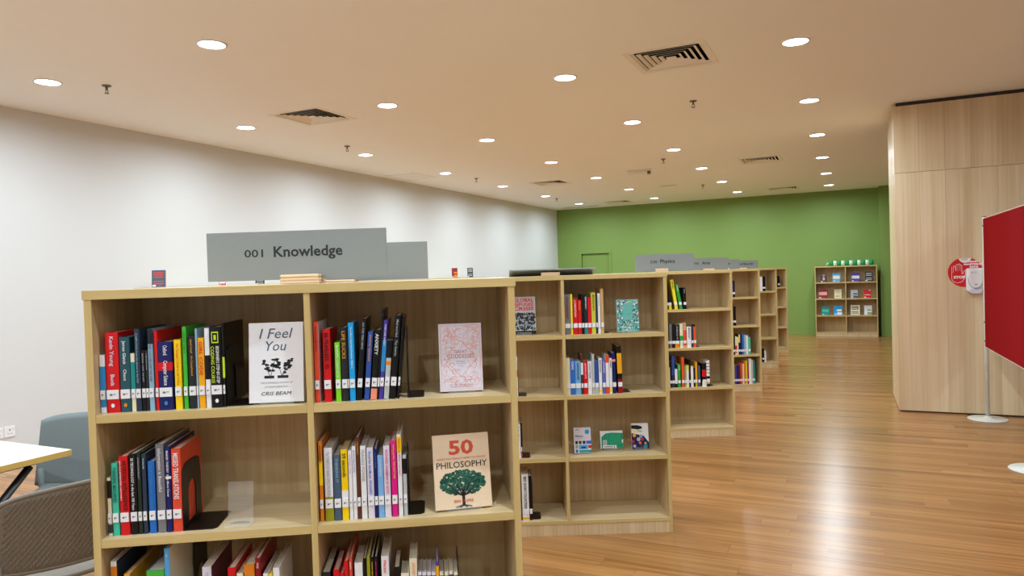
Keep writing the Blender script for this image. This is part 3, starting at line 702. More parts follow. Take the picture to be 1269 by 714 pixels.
  (0.7958, 0.0158, 0.208, 0, 'amber book', 'amber', {'d': 0.14}),
  (0.8178, 0.0193, 0.173, 0, 'blue grey book', 'slate2', {'d': 0.13}),
  (0.8535, 0.0344, 0.199, 0, 'black red and white book', 'black', {'band': [('red', 0.42, 0.72), ('white', 0, 0.22)], 'd': 0.14}),
  (0.8912, 0.0255, 0.219, 0, 'black and white chequered book', 'white', {'band': [('black', 0, 0.1), ('tan', 0.1, 0.2), ('black', 0.3, 0.4), ('black', 0.52, 0.54), ('black', 0.64, 0.66), ('black', 0.76, 0.78), ('black', 0.88, 0.9)], 'd': 0.14}),
 ],
 (3, '1'): [
  (0.8005, 0.0143, 0.182, 0, 'slim lilac book', 'purple2', {'d': 0.13}),
  (0.8173, 0.0198, 0.19, 0, 'slim black book', 'black', {'d': 0.13}),
 ],
 (3, '2'): [
  (0.7971, 0.0189, 0.257, 0, 'tall black book', 'black', {'d': 0.15}),
  (0.8185, 0.0236, 0.22, 0, 'black book with white marks', 'black', {'t': 'ART', 'tc': 'white', 'd': 0.13}),
 ],
 (3, '3'): [
  (0.8027, 0.0217, 0.221, 0, 'black book', 'black', {'d': 0.13}),
  (0.8269, 0.018, 0.212, 0, 'red and cream book', 'cream', {'band': [('red', 0.1, 0.5)], 'd': 0.13}),
  (0.8474, 0.0162, 0.202, 0, 'cream book', 'cream', {'d': 0.13}),
  (0.866, 0.0162, 0.233, 0, 'yellow and black book', 'black', {'band': [('lemon', 0.6, 1)], 'd': 0.13}),
  (0.8847, 0.0199, 0.228, 0, 'navy book', 'navy', {'d': 0.13}),
  (0.907, 0.0199, 0.237, 0, 'blue book', 'blue_mid2', {'d': 0.13}),
  (0.9294, 0.0199, 0.227, 0, 'pale blue book', 'bluegrey', {'d': 0.13}),
  (0.9518, 0.0218, 0.217, 0, 'white book', 'white', {'d': 0.13}),
  (0.976, 0.0255, 0.197, 0, 'teal and cream book', 'mint', {'d': 0.13}),
 ],
 (3, 'b'): [
  (0.7998, 0.0162, 0.218, 0, 'grey book', 'grey_mid', {'d': 0.13}),
  (0.8184, 0.018, 0.217, 0, 'purple book', 'purple', {'d': 0.13}),
  (0.839, 0.018, 0.217, 0, 'dark blue book', 'navy', {'d': 0.13}),
  (0.8595, 0.018, 0.207, 0, 'brown book', 'brown', {'d': 0.13}),
  (0.88, 0.0218, 0.234, 0, 'coral red book', 'coral', {'d': 0.13}),
  (0.9042, 0.0162, 0.233, 0, 'cream book', 'cream', {'d': 0.13}),
  (0.9229, 0.0199, 0.26, 0, 'orange book', 'orange', {'d': 0.13}),
  (0.9453, 0.0124, 0.269, 0, 'slim yellow book', 'lemon', {'d': 0.13}),
  (0.9602, 0.0143, 0.268, 0, 'dark red book', 'red_dark', {'d': 0.13}),
  (0.977, 0.0292, 0.291, 0, 'tall white book', 'white', {'d': 0.14}),
  (1.0087, 0.0162, 0.276, 0, 'pale grey book', 'grey_light', {'d': 0.13}),
  (1.0274, 0.018, 0.266, 0, 'slim teal book', 'teal', {'d': 0.13}),
 ],
 (4, '1'): [
  (0.8942, 0.0302, 0.204, 0, 'white book', 'white', {'d': 0.14}),
  (0.9273, 0.0359, 0.207, 0, 'black book', 'black', {'d': 0.14}),
 ],
 (4, 'b'): [
  (0.8962, 0.0291, 0.192, 0, 'black book', 'black', {'d': 0.13}),
  (0.9294, 0.0234, 0.157, 0, 'white book', 'white', {'d': 0.13}),
 ],
 (5, '1'): [
  (0.9727, 0.0343, 0.186, 0, 'black book', 'black', {'d': 0.13}),
 ],
}
BAY = {(0,'1'): 'top left, nearest bookcase', (0,'1r'): 'top right, nearest bookcase', (0,'2'): 'middle left, nearest bookcase', (0,'2r'): 'middle right, nearest bookcase',
       (0,'3'): 'low left, nearest bookcase', (0,'3r'): 'low right, nearest bookcase', (1,'1'): 'second bookcase, top shelf', (1,'2r'): 'second shelf, second bookcase',
       (1,'2'): 'second shelf left, second bookcase', (1,'3'): 'third shelf left, second bookcase', (1,'b'): 'second bookcase, bottom shelf', (2,'1'): 'third bookcase, top shelf',
       (2,'2'): 'third bookcase, second shelf', (2,'3'): 'third bookcase, third shelf', (3,'1'): 'fourth bookcase, top shelf', (3,'2'): 'fourth bookcase, second shelf',
       (3,'3'): 'fourth bookcase, third shelf', (3,'b'): 'fourth bookcase, bottom shelf', (4,'1'): 'fifth bookcase, top shelf', (4,'b'): 'fifth bookcase, bottom shelf', (5,'1'): 'sixth bookcase, top shelf'}
def short(s):
    s = s.split(' with ')[0].replace(' book', ''); return s
seen = {}; END = {}
for (ci, sh), rows in ROWS.items():
    z = ZS[sh[0]]; bay = BAY[(ci, sh)]; mw0 = CM[ci]; prev = None
    for n_, (u, w, h, lean, desc, key, o) in enumerate(rows):
        if prev is None: lb = '%s, leftmost in %s' % (desc, bay)
        else: lb = '%s, right of %s, %s' % (desc, short(prev) + ' one', bay)
        seen[lb] = seen.get(lb, 0) + 1
        if len(lb.split()) > 16 or seen[lb] > 1: print('LABEL?', len(lb.split()), lb)
        prev = desc; END[(ci, z, u > .55)] = u + w + max(0, h*math.sin(lean))
        w = max(w, .002); zz = z + .0002 + (w*math.sin(lean) if lean > 0 else 0)
        mw = mw0 @ T3(u, .028, zz) @ RY(lean)
        book(mw, 'book', lb, 'book', 'books upright in ' + bay, w, h, key, o, 2 if ci == 0 else (1 if ci in (1, 2) else 0))

# ---------------------------------------------------------------- bookends
def bookend(mw, label, h=.185, plate=.10, d=.12, group='black steel bookends'):
    """upright plate in the y-z plane with an arched cut-out, foot plate to the right"""
    r = root('bookend', mw, label, 'bookend', group)
    n = 10; hw = d/2
    out = [(-hw, 0), (-hw, h*.70)] + [(-hw*.96*math.copysign(abs(math.cos(math.pi*i/n))**.6, math.cos(math.pi*i/n)), h*.80+h*.2*math.sin(math.pi*i/n)**.6) for i in range(n+1)] + [(hw, h*.70), (hw, 0)]
    aw = hw*.42
    inn = [(aw, .012), (aw, h*.5)] + [(aw*math.cos(math.pi*i/n), h*.5+aw*math.sin(math.pi*i/n)) for i in range(n+1)] + [(-aw, h*.5), (-aw, .012)]
    inn = [(-y, z) for y, z in inn]; k = len(out); th = .0018
    vs = [(0, y, z) for y, z in out + inn] + [(th, y, z) for y, z in out + inn]; fs = []
    for i in range(k):
        j = (i+1) % k
        fs += [(i, j, k+j, k+i), (2*k+i, 3*k+i, 3*k+j, 2*k+j), (i, 2*k+i, 2*k+j, j), (k+i, k+j, 3*k+j, 3*k+i)]
    me = MB().add(vs, fs).mesh('upright_plate', True)
    link('upright_plate', me, M_BLACKMET, r, mw)
    MB().prism([(.0018, -hw), (plate-.01, -hw), (plate, -hw+.01), (plate, hw-.01), (plate-.01, hw), (.0018, hw)], 0, .0016).obj('foot_plate', M_BLACKMET, r, mw)
    return r
for ci, u, z, lb, h, y, plate, dd in [
    (0, .335, Z1, 'black metal bookend beside the black coding book, nearest bookcase', .16, .10, .065, .12),
    (0, .795, Z1, 'black metal bookend left of the pink and white displayed book', .195, .095, .045, .12),
    (0, .232, Z2, 'black metal bookend with arched cut-out beside the orange red book', .175, .105, .085, .15),
    (0, .822, Z2, 'black metal bookend left of the displayed tree cover book', .185, .095, .045, .12),
    (0, .1785, Z3, 'round topped black bookend beside the tall blue book, low left bay', .27, .262, .07, .12),
    (0, .934, Z3, 'thin black bookend at the right end of the low right bay', .20, .11, .05, .12),
    (1, .7795, Z1, 'black bookend plate beside tall tan book, second bookcase', .12, .11, .035, .12),
    (1, .876, Z2, 'black bookend beside black and yellow book, second bookcase', .19, .11, .045, .12),
    (1, .300, Z2, 'black bookend beside the white and red book, second bookcase', .18, .09, .045, .12),
    (1, .3195, Z3, 'black bookend beside the slim red and black book, second bookcase', .18, .09, .042, .12),
    (1, .388, ZB, 'black bookend beside the thick white book on the bottom shelf', .20, .10, .045, .12),
    (2, .7365, Z1, 'black bookend beside the grey marked black book, third bookcase', .17, .11, .03, .12),
    (2, .8185, Z2, 'black bookend right of the orange book, third bookcase', .19, .11, .04, .12),
    (2, .934, Z3, 'black bookend right of the chequered book, third bookcase', .15, .11, .04, .12)]:
    if 'round topped' not in lb: u = END.get((ci, z, u > .55), u)
    bookend(CM[ci] @ T3(u + .0012, y, z+.0002), lb, h, plate, dd)

# ---------------------------------------------------------------- face-out books and their clear stands
def stand(mw, w, h, tilt, label, group='clear acrylic book stands', gap=.024):
    r = root('book_stand', mw, label, 'stand', group); t = .0025
    MB().box(-w/2, w/2, 0, .07, .0003, t).obj('base', M_ACR, r, mw)
    MB().box(-w/2, w/2, -.0005-t, -.0005, 0.0003, .016).obj('lip', M_ACR, r, mw)
    b = mw @ T3(0, gap, t) @ RX(-tilt)
    MB().box(-w/2, w/2, 0, t, 0, h).obj('back_rest', M_ACR, r, b)
    return r
def face_book(mw, w, h, t, key, label, art, group, tilt=.14, back='white', on_stand=True, st_label=None, rot=0, jacket=False):
    off = T3(0, 0.001, .0028 + t*math.sin(tilt))
    # lower front edge stays above the base, the back leans against the stand
    m = mw @ off @ RZ(rot) @ RX(-tilt)
    r = root('display_book', m, label, 'book', group)
    MB().box(-w/2, w/2, 0, .0018, 0, h).obj('front_cover', paint('glossy_' + key, C[key], .12, .03, 25, spec=.6, bump=.08) if jacket else cm(key), r, m, bevel=.0004)
    MB().box(-w/2, w/2, t-.0018, t, 0, h).box(-w/2, -w/2+.0018, .0018, t-.0018, 0, h).obj('back_cover', cm(back), r, m)
    MB().box(-w/2+.002, w/2-.003, .0019, t-.0019, .002, h-.002).obj('pages', M_PAGES, r, m)
    art(r, m, w, h)
    if on_stand:
        stand(mw @ T3(0, 0, 0) @ RZ(rot) , w*.62, h*.6, tilt, st_label or 'clear stand holding the ' + label.split(' on ')[0].split(',')[0], 'clear acrylic book stands', gap=t/math.cos(tilt)+.0025)
    return r
def flat(r, m, mk, key, nm='cover_print'):
    mb = MB(); mk(mb); 
    if mb.v: mb.obj(nm, cm(key), r, m)
def tx(mb, s, cx, z, w=None, h=None, y=-.0004, st=False, bold=.0, shear=0.0):
    put_text(mb, s, (cx-(w/2 if w else 0), y, z), (1, 0, 0), (0, 0, 1), w=w, h=h, center=True, stretch=st, bold=bold, th=.0003, shear=shear)
def disc(mb, cx, cz, rx, rz=None, y=-.0003, n=10):
    rz = rz or rx
    mb.prism([(cx+rx*math.cos(2*math.pi*i/n), cz+rz*math.sin(2*math.pi*i/n)) for i in range(n)], 0, .0003, T=lambda v: (v[0], y+.0003-v[2], v[1]))
def rect(mb, x0, x1, z0, z1, y=-.0003): mb.box(x0, x1, y, 0, z0, z1)
def line(mb, x0, z0, x1, z1, wd, y=-.0004):
    dx, dz = x1-x0, z1-z0; L_ = math.hypot(dx, dz) or 1; nx, nz = -dz/L_*wd/2, dx/L_*wd/2
    mb.prism([(x0+nx, z0+nz), (x0-nx, z0-nz), (x1-nx, z1-nz), (x1+nx, z1+nz)], 0, .0003, T=lambda v: (v[0], y+.0003-v[2], v[1]))

def art_feel(r, m, w, h):
    flat(r, m, lambda b: (tx(b, 'I Feel', 0, h*.80, w*.62, h*.125, st=True, shear=.25), tx(b, 'You', 0, h*.645, w*.38, h*.12, st=True, shear=.25)), 'slate2', 'cover_title')
    def plant(b):
        rnd = random.Random(3)
        rect(b, -w*.22, -w*.04, h*.30, h*.335); rect(b, w*.02, w*.22, h*.30, h*.335)
        for x0, x1, z1 in ((-.12, -.22, .50), (-.10, -.02, .55), (.10, .02, .50), (.12, .30, .54), (.1, .2, .47)):
            line(b, w*x0, h*.335, w*x1, h*z1, .0014)
            for k in range(9):
                t_ = .35+.65*rnd.random(); disc(b, w*(x0+(x1-x0)*t_)+rnd.uniform(-.006, .006), h*(.335+(z1-.335)*t_)+rnd.uniform(-.005, .007), rnd.uniform(.0035, .0065), rnd.uniform(.0022, .0042), n=7)
    flat(r, m, plant, 'charcoal')
    flat(r, m, lambda b: (tx(b, 'THE SURPRISING POWER OF', 0, h*.235, w*.66, h*.022), tx(b, 'EXTREME EMPATHY', 0, h*.185, w*.52, h*.022)), 'grey')
    flat(r, m, lambda b: tx(b, 'CRIS BEAM', 0, h*.09, w*.55, h*.045, st=True, shear=.25), 'charcoal')
def art_goddess(r, m, w, h):
    rnd = random.Random(8)
    def pat(b):
        for s in (-1, 1):
            for k in range(120):
                zz = rnd.random(); xx = rnd.uniform(.02, .45)
                if abs(xx)/.38 + abs(zz-.48)/.27 < 1.0: continue
                a = rnd.uniform(0, math.pi); l = rnd.uniform(.003, .007); cx, cz = s*xx*w, .05*h+zz*.90*h; px, pz = cx, cz
                for q in range(4):
                    nx_, nz_ = px+s*l*math.cos(a), pz+l*math.sin(a)
                    if abs(nx_) < .46*w and .03*h < nz_ < .97*h: line(b, px, pz, nx_, nz_, .0011, y=-.0003)
                    px, pz = nx_, nz_; a += .55
        for x0, z0, x1, z1 in ((-.46, .03, .46, .03), (-.46, .97, .46, .97), (-.46, .03, -.46, .97), (.46, .03, .46, .97),
                               (-.38, .48, 0, .75), (0, .75, .38, .48), (.38, .48, 0, .21), (0, .21, -.38, .48)):
            line(b, x0*w, z0*h, x1*w, z1*h, .0012)
    flat(r, m, pat, 'rose')
    flat(r, m, lambda b: (tx(b, 'GREAT', 0, h*.56, w*.30, h*.045, st=True), tx(b, 'GODDESSES', 0, h*.485, w*.62, h*.06, st=True)), 'rose_dark', 'cover_title')
    flat(r, m, lambda b: [tx(b, s_, 0, h*zz, w*.34, h*.02) for s_, zz in (('Life lessons', .43), ('from myths and', .395), ('legends', .36))], 'grey')
    flat(r, m, lambda b: [tx(b, s_, 0, h*zz, w*.72, h*.018) for s_, zz in (('NEW YORK TIMES BESTSELLING', .085), ('AUTHOR AND ILLUSTRATOR', .055))], 'rose_dark')
def art_phil(r, m, w, h):
    rnd = random.Random(5)
    flat(r, m, lambda b: tx(b, '50', w*.0, h*.72, w*.44, h*.20, st=True, bold=.03), 'brick', 'cover_title')
    flat(r, m, lambda b: tx(b, 'IDEAS YOU REALLY NEED TO KNOW', 0, h*.66, w*.86, h*.025, st=True), 'brick')
    flat(r, m, lambda b: tx(b, 'PHILOSOPHY', 0, h*.545, w*.90, h*.085, st=True, bold=.005), 'charcoal', 'cover_title')
    def leaves(b):
        for k in range(420):
            a = rnd.uniform(0, 2*math.pi); q = math.sqrt(rnd.random())
            x = .40*q*math.cos(a); z = .345+.165*q*math.sin(a)
            if z < .24 and abs(x) < .10: continue
            disc(b, w*x, h*z, rnd.uniform(.0032, .0062), rnd.uniform(.0028, .0048), y=-.0003-.00004*(k % 3), n=6)
    flat(r, m, leaves, 'leaf', 'tree_crown_print')
    def trunk(b):
        line(b, 0, h*.04, 0, h*.26, .008, y=-.0007); 
        for s in (-1, 1):
            line(b, 0, h*.05, s*w*.14, h*.022, .0032, y=-.0007); line(b, 0, h*.045, s*w*.07, h*.018, .004, y=-.0007)
            for (x1, z1, ww) in ((.10, .30, .0036), (.22, .27, .003), (.30, .25, .002), (.16, .36, .0022), (.05, .38, .0026), (.27, .34, .0016)):
                line(b, s*w*.008, h*.17, s*w*x1*.6, h*(.17+(z1-.17)*.6), ww, y=-.0007); line(b, s*w*x1*.6, h*(.17+(z1-.17)*.6), s*w*x1, h*(z1+.03), ww*.6, y=-.0007)
    flat(r, m, trunk, 'charcoal', 'tree_trunk_print')
    flat(r, m, lambda b: tx(b, 'BEN DUPRE', 0, h*.085, w*.34, h*.035, y=-.0010, st=True), 'brick')
def art_refugee(r, m, w, h):
    rnd = random.Random(4)
    flat(r, m, lambda b: [tx(b, s_, 0, h*zz, w*.86, h*.10, st=True, bold=.03) for s_, zz in (('GLOBAL', .86), ('REFUGEE', .745), ('CRISIS', .63))], 'red', 'cover_title')
    def crowd(b, ph):
        for k in range(120):
            disc(b, rnd.uniform(-.45, .45)*w, h*rnd.uniform(.12, .56), rnd.uniform(.003, .008), rnd.uniform(.004, .009), y=-.0003-.00003*((k+ph) % 4), n=6)
    flat(r, m, lambda b: (crowd(b, 0), crowd(b, 1)), 'charcoal', 'crowd_print'); flat(r, m, lambda b: crowd(b, 2), 'grey', 'crowd_print')
    flat(r, m, lambda b: rect(b, -w*.5, w*.5, 0, h*.09), 'black')
def art_teal(r, m, w, h):
    rnd = random.Random(6)
    for ky, n_ in (('slate2', 120), ('white', 70), ('mint', 50), ('lemon_dull', 12), ('salmon', 10), ('teal_dark', 40)):
        def blobs(b):
            for k in range(n_):
                for _ in range(8):
                    x, z = rnd.uniform(-.47, .47), rnd.uniform(.03, .97)
                    if abs(x) > .22 or z < .36 or z > .88: break
                disc(b, x*w, z*h, rnd.uniform(.002, .006), rnd.uniform(.002, .005), y=-.0003-.00005*(k % 5), n=6)
        flat(r, m, blobs, ky, 'flower_print')
    flat(r, m, lambda b: [tx(b, s_, 0, h*zz, w*.5, h*.09, st=True) for s_, zz in (('Jane', .76), ('Fairy', .64), ('Tales', .52))], 'mint', 'cover_title')
def art_malay(r, m, w, h):
    flat(r, m, lambda b: tx(b, 'collins', -w*.28, h*.90, w*.24, h*.045), 'red')
    flat(r, m, lambda b: disc(b, w*.28, h*.83, .0125, n=20), 'cyan', 'badge')
    flat(r, m, lambda b: tx(b, 'Malay', -w*.17, h*.61, w*.46, h*.10, st=True, bold=.025), 'grey_mid', 'cover_title')
    flat(r, m, lambda b: tx(b, 'phrasebook & dictionary', -w*.14, h*.55, w*.52, h*.03), 'bluegrey')
    for ky, x0, x1, z0, z1 in (('green_black', -.42, -.28, .36, .48), ('brown', -.22, -.06, .36, .48), ('slate', .0, .17, .36, .48), ('blue', .22, .5, .36, .48),
                               ('sage', -.42, -.28, .19, .33), ('sky2', -.22, .30, .15, .33), ('red', .32, .5, .19, .31), ('blue', -.42, -.28, .03, .14), ('teal', -.22, .5, .02, .12), ('charcoal', -.08, .18, .19, .25)):
        flat(r, m, lambda b: rect(b, x0*w, x1*w, z0*h, z1*h, y=-.0005 if ky == 'charcoal' else -.0003), ky, 'photo_print')
def art_back(r, m, w, h):
    flat(r, m, lambda b: b.prism([(-w*.45, 0.001), (w*.5, .001), (w*.5, h*.86), (0, h*.90), (-w*.25, h*.86), (-w*.45, h*.66)], 0, .0003, T=lambda v: (v[0], -v[2], v[1])), 'green_print')
    flat(r, m, lambda b: [line(b, w*x, h*.25, w*x, h*.78, .0012, y=-.0006) for x in (-.36, -.27, -.18, -.05, .03, .11, .19, .27, .35)], 'mint')
    flat(r, m, lambda b: rect(b, -w*.38, -w*.22, h*.22, h*.48, y=-.0006), 'white', 'barcode_label')
    flat(r, m, lambda b: [rect(b, -w*.36, -w*.24, h*(.25+.03*k), h*(.262+.03*k), y=-.0009) for k in range(7)], 'black', 'barcode')
    flat(r, m, lambda b: (rect(b, -w*.40, w*.06, h*.04, h*.20, y=-.0010), rect(b, .02*w, .20*w, .001, h*.20, y=-.0010)), 'white', 'paper_tag')
    flat(r, m, lambda b: (rect(b, -w*.34, w*.02, h*.10, h*.14, y=-.0013), rect(b, .09*w, .13*w, h*.03, h*.16, y=-.0013)), 'grey_mid', 'paper_tag_print')
    flat(r, m, lambda b: rect(b, w*.45, w*.5, h*.30, h*.5, y=-.0006), 'white')
def art_colour(r, m, w, h):
    flat(r, m, lambda b: b.prism([(-w*.5, h*.93), (-w*.5, h*.80), (-w*.1, h*.76), (w*.16, h*.80), (w*.1, h*.88), (-w*.15, h*.93)], 0, .0003, T=lambda v: (v[0], -v[2], v[1])), 'black')
    flat(r, m, lambda b: rect(b, -w*.42, w*.12, h*.62, h*.75), 'cream', 'title_panel')
    flat(r, m, lambda b: tx(b, 'Malay', w*.0, h*.66, w*.28, h*.07, y=-.0006, st=True), 'slate', 'cover_title')
    flat(r, m, lambda b: b.prism([(-w*.5, .001), (w*.5, .001), (w*.5, h*.25), (w*.2, h*.52), (-w*.5, h*.62)], 0, .0003, T=lambda v: (v[0], -v[2], v[1])), 'navy')
    for ky, x, z, a in (('amber', -.34, .53, .10), ('red', -.42, .3, .08), ('grey_light', -.1, .38, .11), ('red', .12, .38, .09), ('orange', -.02, .24, .08), ('teal', .3, .1, .13), ('blue_light', .05, .5, .1), ('tan', .3, .22, .07), ('grey_light', -.35, .12, .09), ('brown', .08, .12, .08)):
        flat(r, m, lambda b: disc(b, x*w, z*h, a*w, a*h*.7, y=-.0006), ky, 'figure_print')
C['rose'] = '#eba597'; C['rose_dark'] = '#c98273'; C['leaf'] = '#2c6350'; C['brick'] = '#d4513a'; C['peach'] = '#e9cfb0'; C['green_print'] = '#0f9468'; C['tealpale'] = '#6fb0aa'
GD = 'books displayed face-out'
face_book(CM[0] @ T3(.465, .034, Z1), .145, .216, .024, 'white', 'white hardback showing grey lettering and plant picture, on top left shelf', art_feel, GD, .10, st_label='clear stand behind the white plant picture book', rot=-.04, jacket=True)
face_book(CM[0] @ T3(.967, .074, Z1), .122, .192, .022, 'pale', 'pink and white patterned book with central diamond, on top right shelf', art_goddess, GD, .10, jacket=True, st_label='clear stand behind the pink patterned book')
face_book(CM[0] @ T3(.962, .040, Z2), .160, .205, .016, 'peach', 'peach coloured book with a round green tree and large 50', art_phil, GD, .20, st_label='clear stand behind the tree cover book', rot=.10, back='peach')
face_book(CM[1] @ T3(.911, .030, Z1), .118, .176, .018, 'tealpale', 'teal flower patterned book displayed right of the red books', art_teal, GD, .10, st_label='clear stand behind the teal flower book')
face_book(CM[1] @ T3(.351, .090, Z1), .128, .205, .024, 'grey_light', 'grey crowd photograph book with red capitals, second bookcase', art_refugee, GD, .12, st_label='clear stand behind the grey crowd book', back='black')
face_book(CM[1] @ T3(.651, .070, Z3), .094, .137, .018, 'pale', 'small white phrasebook with photo squares, third shelf', art_malay, GD, .16, st_label='clear stand behind the white phrasebook')
face_book(CM[1] @ T3(.821, .140, Z3), .126, .098, .020, 'white', 'green booklet turned sideways showing its back cover, third shelf', art_back, GD, .22, st_label='clear stand behind the sideways green booklet')
face_book(CM[1] @ T3(.977, .120, Z3), .094, .140, .020, 'white', 'small colourful picture book at the right of the third shelf', art_colour, GD, .14, st_label='clear stand behind the colourful picture book')
stand(CM[0] @ T3(.352, .030, Z2) @ RZ(-.1), .068, .112, .10, 'empty clear acrylic stand on the middle left shelf')

# far bookcase books
def art_far(tk, pk, kind):
    def a(r, m, w, h):
        if kind == 'panel': flat(r, m, lambda b: rect(b, -w*.45, w*.42, h*.34, h*.68), pk)
        if kind == 'line': flat(r, m, lambda b: (rect(b, -w*.4, w*.4, h*.33, h*.39), rect(b, w*.2, w*.4, h*.85, h*.95)), pk)
        if kind == 'rows': flat(r, m, lambda b: [rect(b, -w*.38, w*.36, h*zz, h*(zz+.06)) for zz in (.82, .7, .56, .3, .16)], pk)
        if kind == 'split': flat(r, m, lambda b: (rect(b, -w*.12, w*.5, h*.02, h*.3), rect(b, -w*.12, w*.46, h*.42, h*.6)), pk)
        if kind == 'figure': flat(r, m, lambda b: (disc(b, 0, h*.4, w*.2, h*.2), disc(b, 0, h*.66, w*.1), rect(b, -w*.3, w*.3, h*.84, h*.92)), pk)
        flat(r, m, lambda b: rect(b, -w*.45, -w*.2, h*.03, h*.13, y=-.0006), 'white', 'call_label')
    return a
FB = [(-.436, '1', .120, .160, 'slate', 'salmon', 'figure', 'navy book with a face, top row of far bookcase'),
      (-.205, '1', .140, .180, 'sky2', 'cream', 'panel', 'light blue book, top row of the far bookcase'),
      (.140, '1', .155, .170, 'purple', 'pale', 'panel', 'purple book, top row of the far bookcase'),
      (.373, '1', .135, .190, 'charcoal', 'grey_light', 'rows', 'black and grey book, top row of the far bookcase'),
      (-.453, '2', .172, .190, 'red_dark', 'rose', 'panel', 'wide maroon book, second row of the far bookcase'),
      (-.183, '2', .126, .175, 'cream', 'olive', 'rows', 'cream book, second row of the far bookcase'),
      (.105, '2', .126, .165, 'grey_light', 'slate2', 'split', 'pale grey book, second row of the far bookcase'),
      (.338, '2', .125, .165, 'red', 'white', 'line', 'bright red book, second row of the far bookcase'),
      (-.416, '3', .140, .175, 'teal', 'mint', 'panel', 'teal book, third row of the far bookcase'),
      (-.190, '3', .145, .185, 'cyan', 'white', 'split', 'bright blue book, third row of the far bookcase'),
      (.120, '3', .165, .195, 'cream', 'slate', 'rows', 'cream book with dark lines, third row of the far bookcase'),
      (.346, '3', .135, .185, 'white', 'sage', 'split', 'white and green book, third row of the far bookcase')]
for e, sh, w, h, k1, k2, kd, lb in FB:
    face_book(FARM @ T3(e+.600, .05, ZS[sh]), w, h, .018, k1, lb, art_far(k1, k2, kd), 'face-out books on the far bookcase', .12, st_label='clear stand behind ' + lb.replace(' book', ' one', 1).replace('the far bookcase', 'far bookcase'))

# small books on top of the bookcases along the white wall
for dd_, w, h, k1, k2, kd, lb, n2 in [(4.78, .125, .165, 'slate2', 'coral', 'rows', 'dark blue and red book standing above the nearest bookcase, far left', 1),
    (5.56, .07, .05, 'red', 'white', 'panel', 'small red and white booklet seen beneath the knowledge sign', 0), (6.10, .10, .05, 'charcoal', 'grey_light', 'rows', 'small grey booklet seen beneath the knowledge sign', 0),
    (7.85, .10, .04, 'blue', 'white', 'panel', 'small blue booklet near the right end of the knowledge sign', 0),
    (10.55, .10, .165, 'red_dark', 'orange', 'split', 'small red book standing by the white wall', 0), (11.1, .10, .165, 'charcoal', 'grey_light', 'rows', 'small grey book standing by the white wall, right of the red', 0)]:
    mw = ROOM @ T3(EL+.20, dd_, 1.395) @ RZ(math.pi/2 if False else .62)
    face_book(mw, w, h, .02, k1, lb, art_far(k1, k2, kd), 'books on top of the wall bookcases', .12, st_label='clear stand behind the ' + lb.split(' standing')[0].split(' seen')[0].split(' near')[0] + ' by the white wall', back='coral' if n2 else 'white')

# ---------------------------------------------------------------- signs
def sign_block(r, mw, w, d, layers, x0=0.0):
    for k in range(layers):
        z0 = k*.0098; ch = .004
        for (ya, yb_) in ((-d/2, -.004), (.004, d/2)):
            poly = [(-w/2+ch, ya), (w/2-ch, ya), (w/2, ya+ch), (w/2, yb_), (-w/2, yb_), (-w/2, ya+ch)]
            b = MB().box(x0-w/2, x0+w/2, ya, yb_, z0+.0002, z0+.0094)
            b.obj('wood_layer', M_PINE, r, mw, bevel=.003)
def sign(mw, label, code, word, w=.522, h=.146, lift=.012, block=(.12, .075, 3), x0=0.0, blank=False, tilt=0.0, xc=(.21, .315, .374, .757)):
    r = root('shelf_sign', mw, label, 'sign', 'silver subject signs on the bookcases')
    bm_ = mw @ T3(0, 0, lift) @ RX(tilt)
    MB().box(-w/2, w/2, -.003, .003, 0, h).obj('sign_board', M_SIGN, r, bm_, bevel=.0008)
    if not blank:
        mb = MB(); put_text(mb, code, (-w/2+xc[0]*w, -.0031, h*.475), (1, 0, 0), (0, 0, 1), w=(xc[1]-xc[0])*w, h=.024, stretch=True, bold=.012); mb.obj('sign_number', M_SIGNTXT, r, bm_)
        wd = (xc[3]-xc[2])*w; hh = .043 if any(c in word for c in 'gy') else .033
        mb = MB(); put_text(mb, word, (-w/2+xc[2]*w, -.0031, h*(.475 if hh < .04 else .40)), (1, 0, 0), (0, 0, 1), w=wd, h=hh, stretch=True, bold=.022); mb.obj('sign_word', M_SIGNTXT, r, bm_)
    sign_block(r, mw, block[0], block[1], block[2], x0)
    return r
TOP1 = 1.403
sign(T3(-.652, 2.165, TOP1) @ RZ(-.04), 'large silver sign reading 001 Knowledge on the nearest bookcase', '001', 'Knowledge', w=.553, h=.148, lift=.014, x0=.018)
r2 = sign(T3(-.575, 2.60, TOP1) @ RZ(0), 'plain back of a silver sign half hidden behind the knowledge sign', '', '', w=.54, h=.136, lift=.004, blank=True, block=(.22, .07, 1), x0=-.10)
sign(CM[2] @ T3(.592, .17, 1.40) @ RZ(0), 'silver sign reading 530 Physics on the third bookcase', '530', 'Physics', w=.508, lift=.006, block=(.11, .07, 3), x0=-.03, xc=(.26, .375, .425, .675))
sign(CM[3] @ T3(.540, .14, 1.40), 'silver sign reading 700 Arts on the fourth bookcase', '700', 'Arts', w=.522, h=.14, lift=.002, block=(.13, .07, 2), x0=.03, xc=(.22, .345, .42, .60))
sign(CM[4] @ T3(.395, .14, 1.40), 'pale silver sign reading 800 Literature on the fifth bookcase', '800', 'Literature', w=.50, h=.14, lift=.002, block=(.13, .07, 2), x0=.03, xc=(.12, .25, .30, .72))
sign(CM[5] @ T3(.440, .14, 1.40), 'farthest silver sign ending in Materials on the sixth bookcase', '', 'Additional Materials', w=.50, h=.135, lift=.002, block=(.15, .07, 2), x0=-.02, xc=(.10, .15, .10, .84))
r = root('shelf_sign', CM[1] @ T3(.512, .085, 1.40), 'blank silver sign toppled backwards on the second bookcase', 'sign', 'silver subject signs on the bookcases')
bm_ = r.matrix_world @ T3(0, .115, .0032) @ RX(1.345)
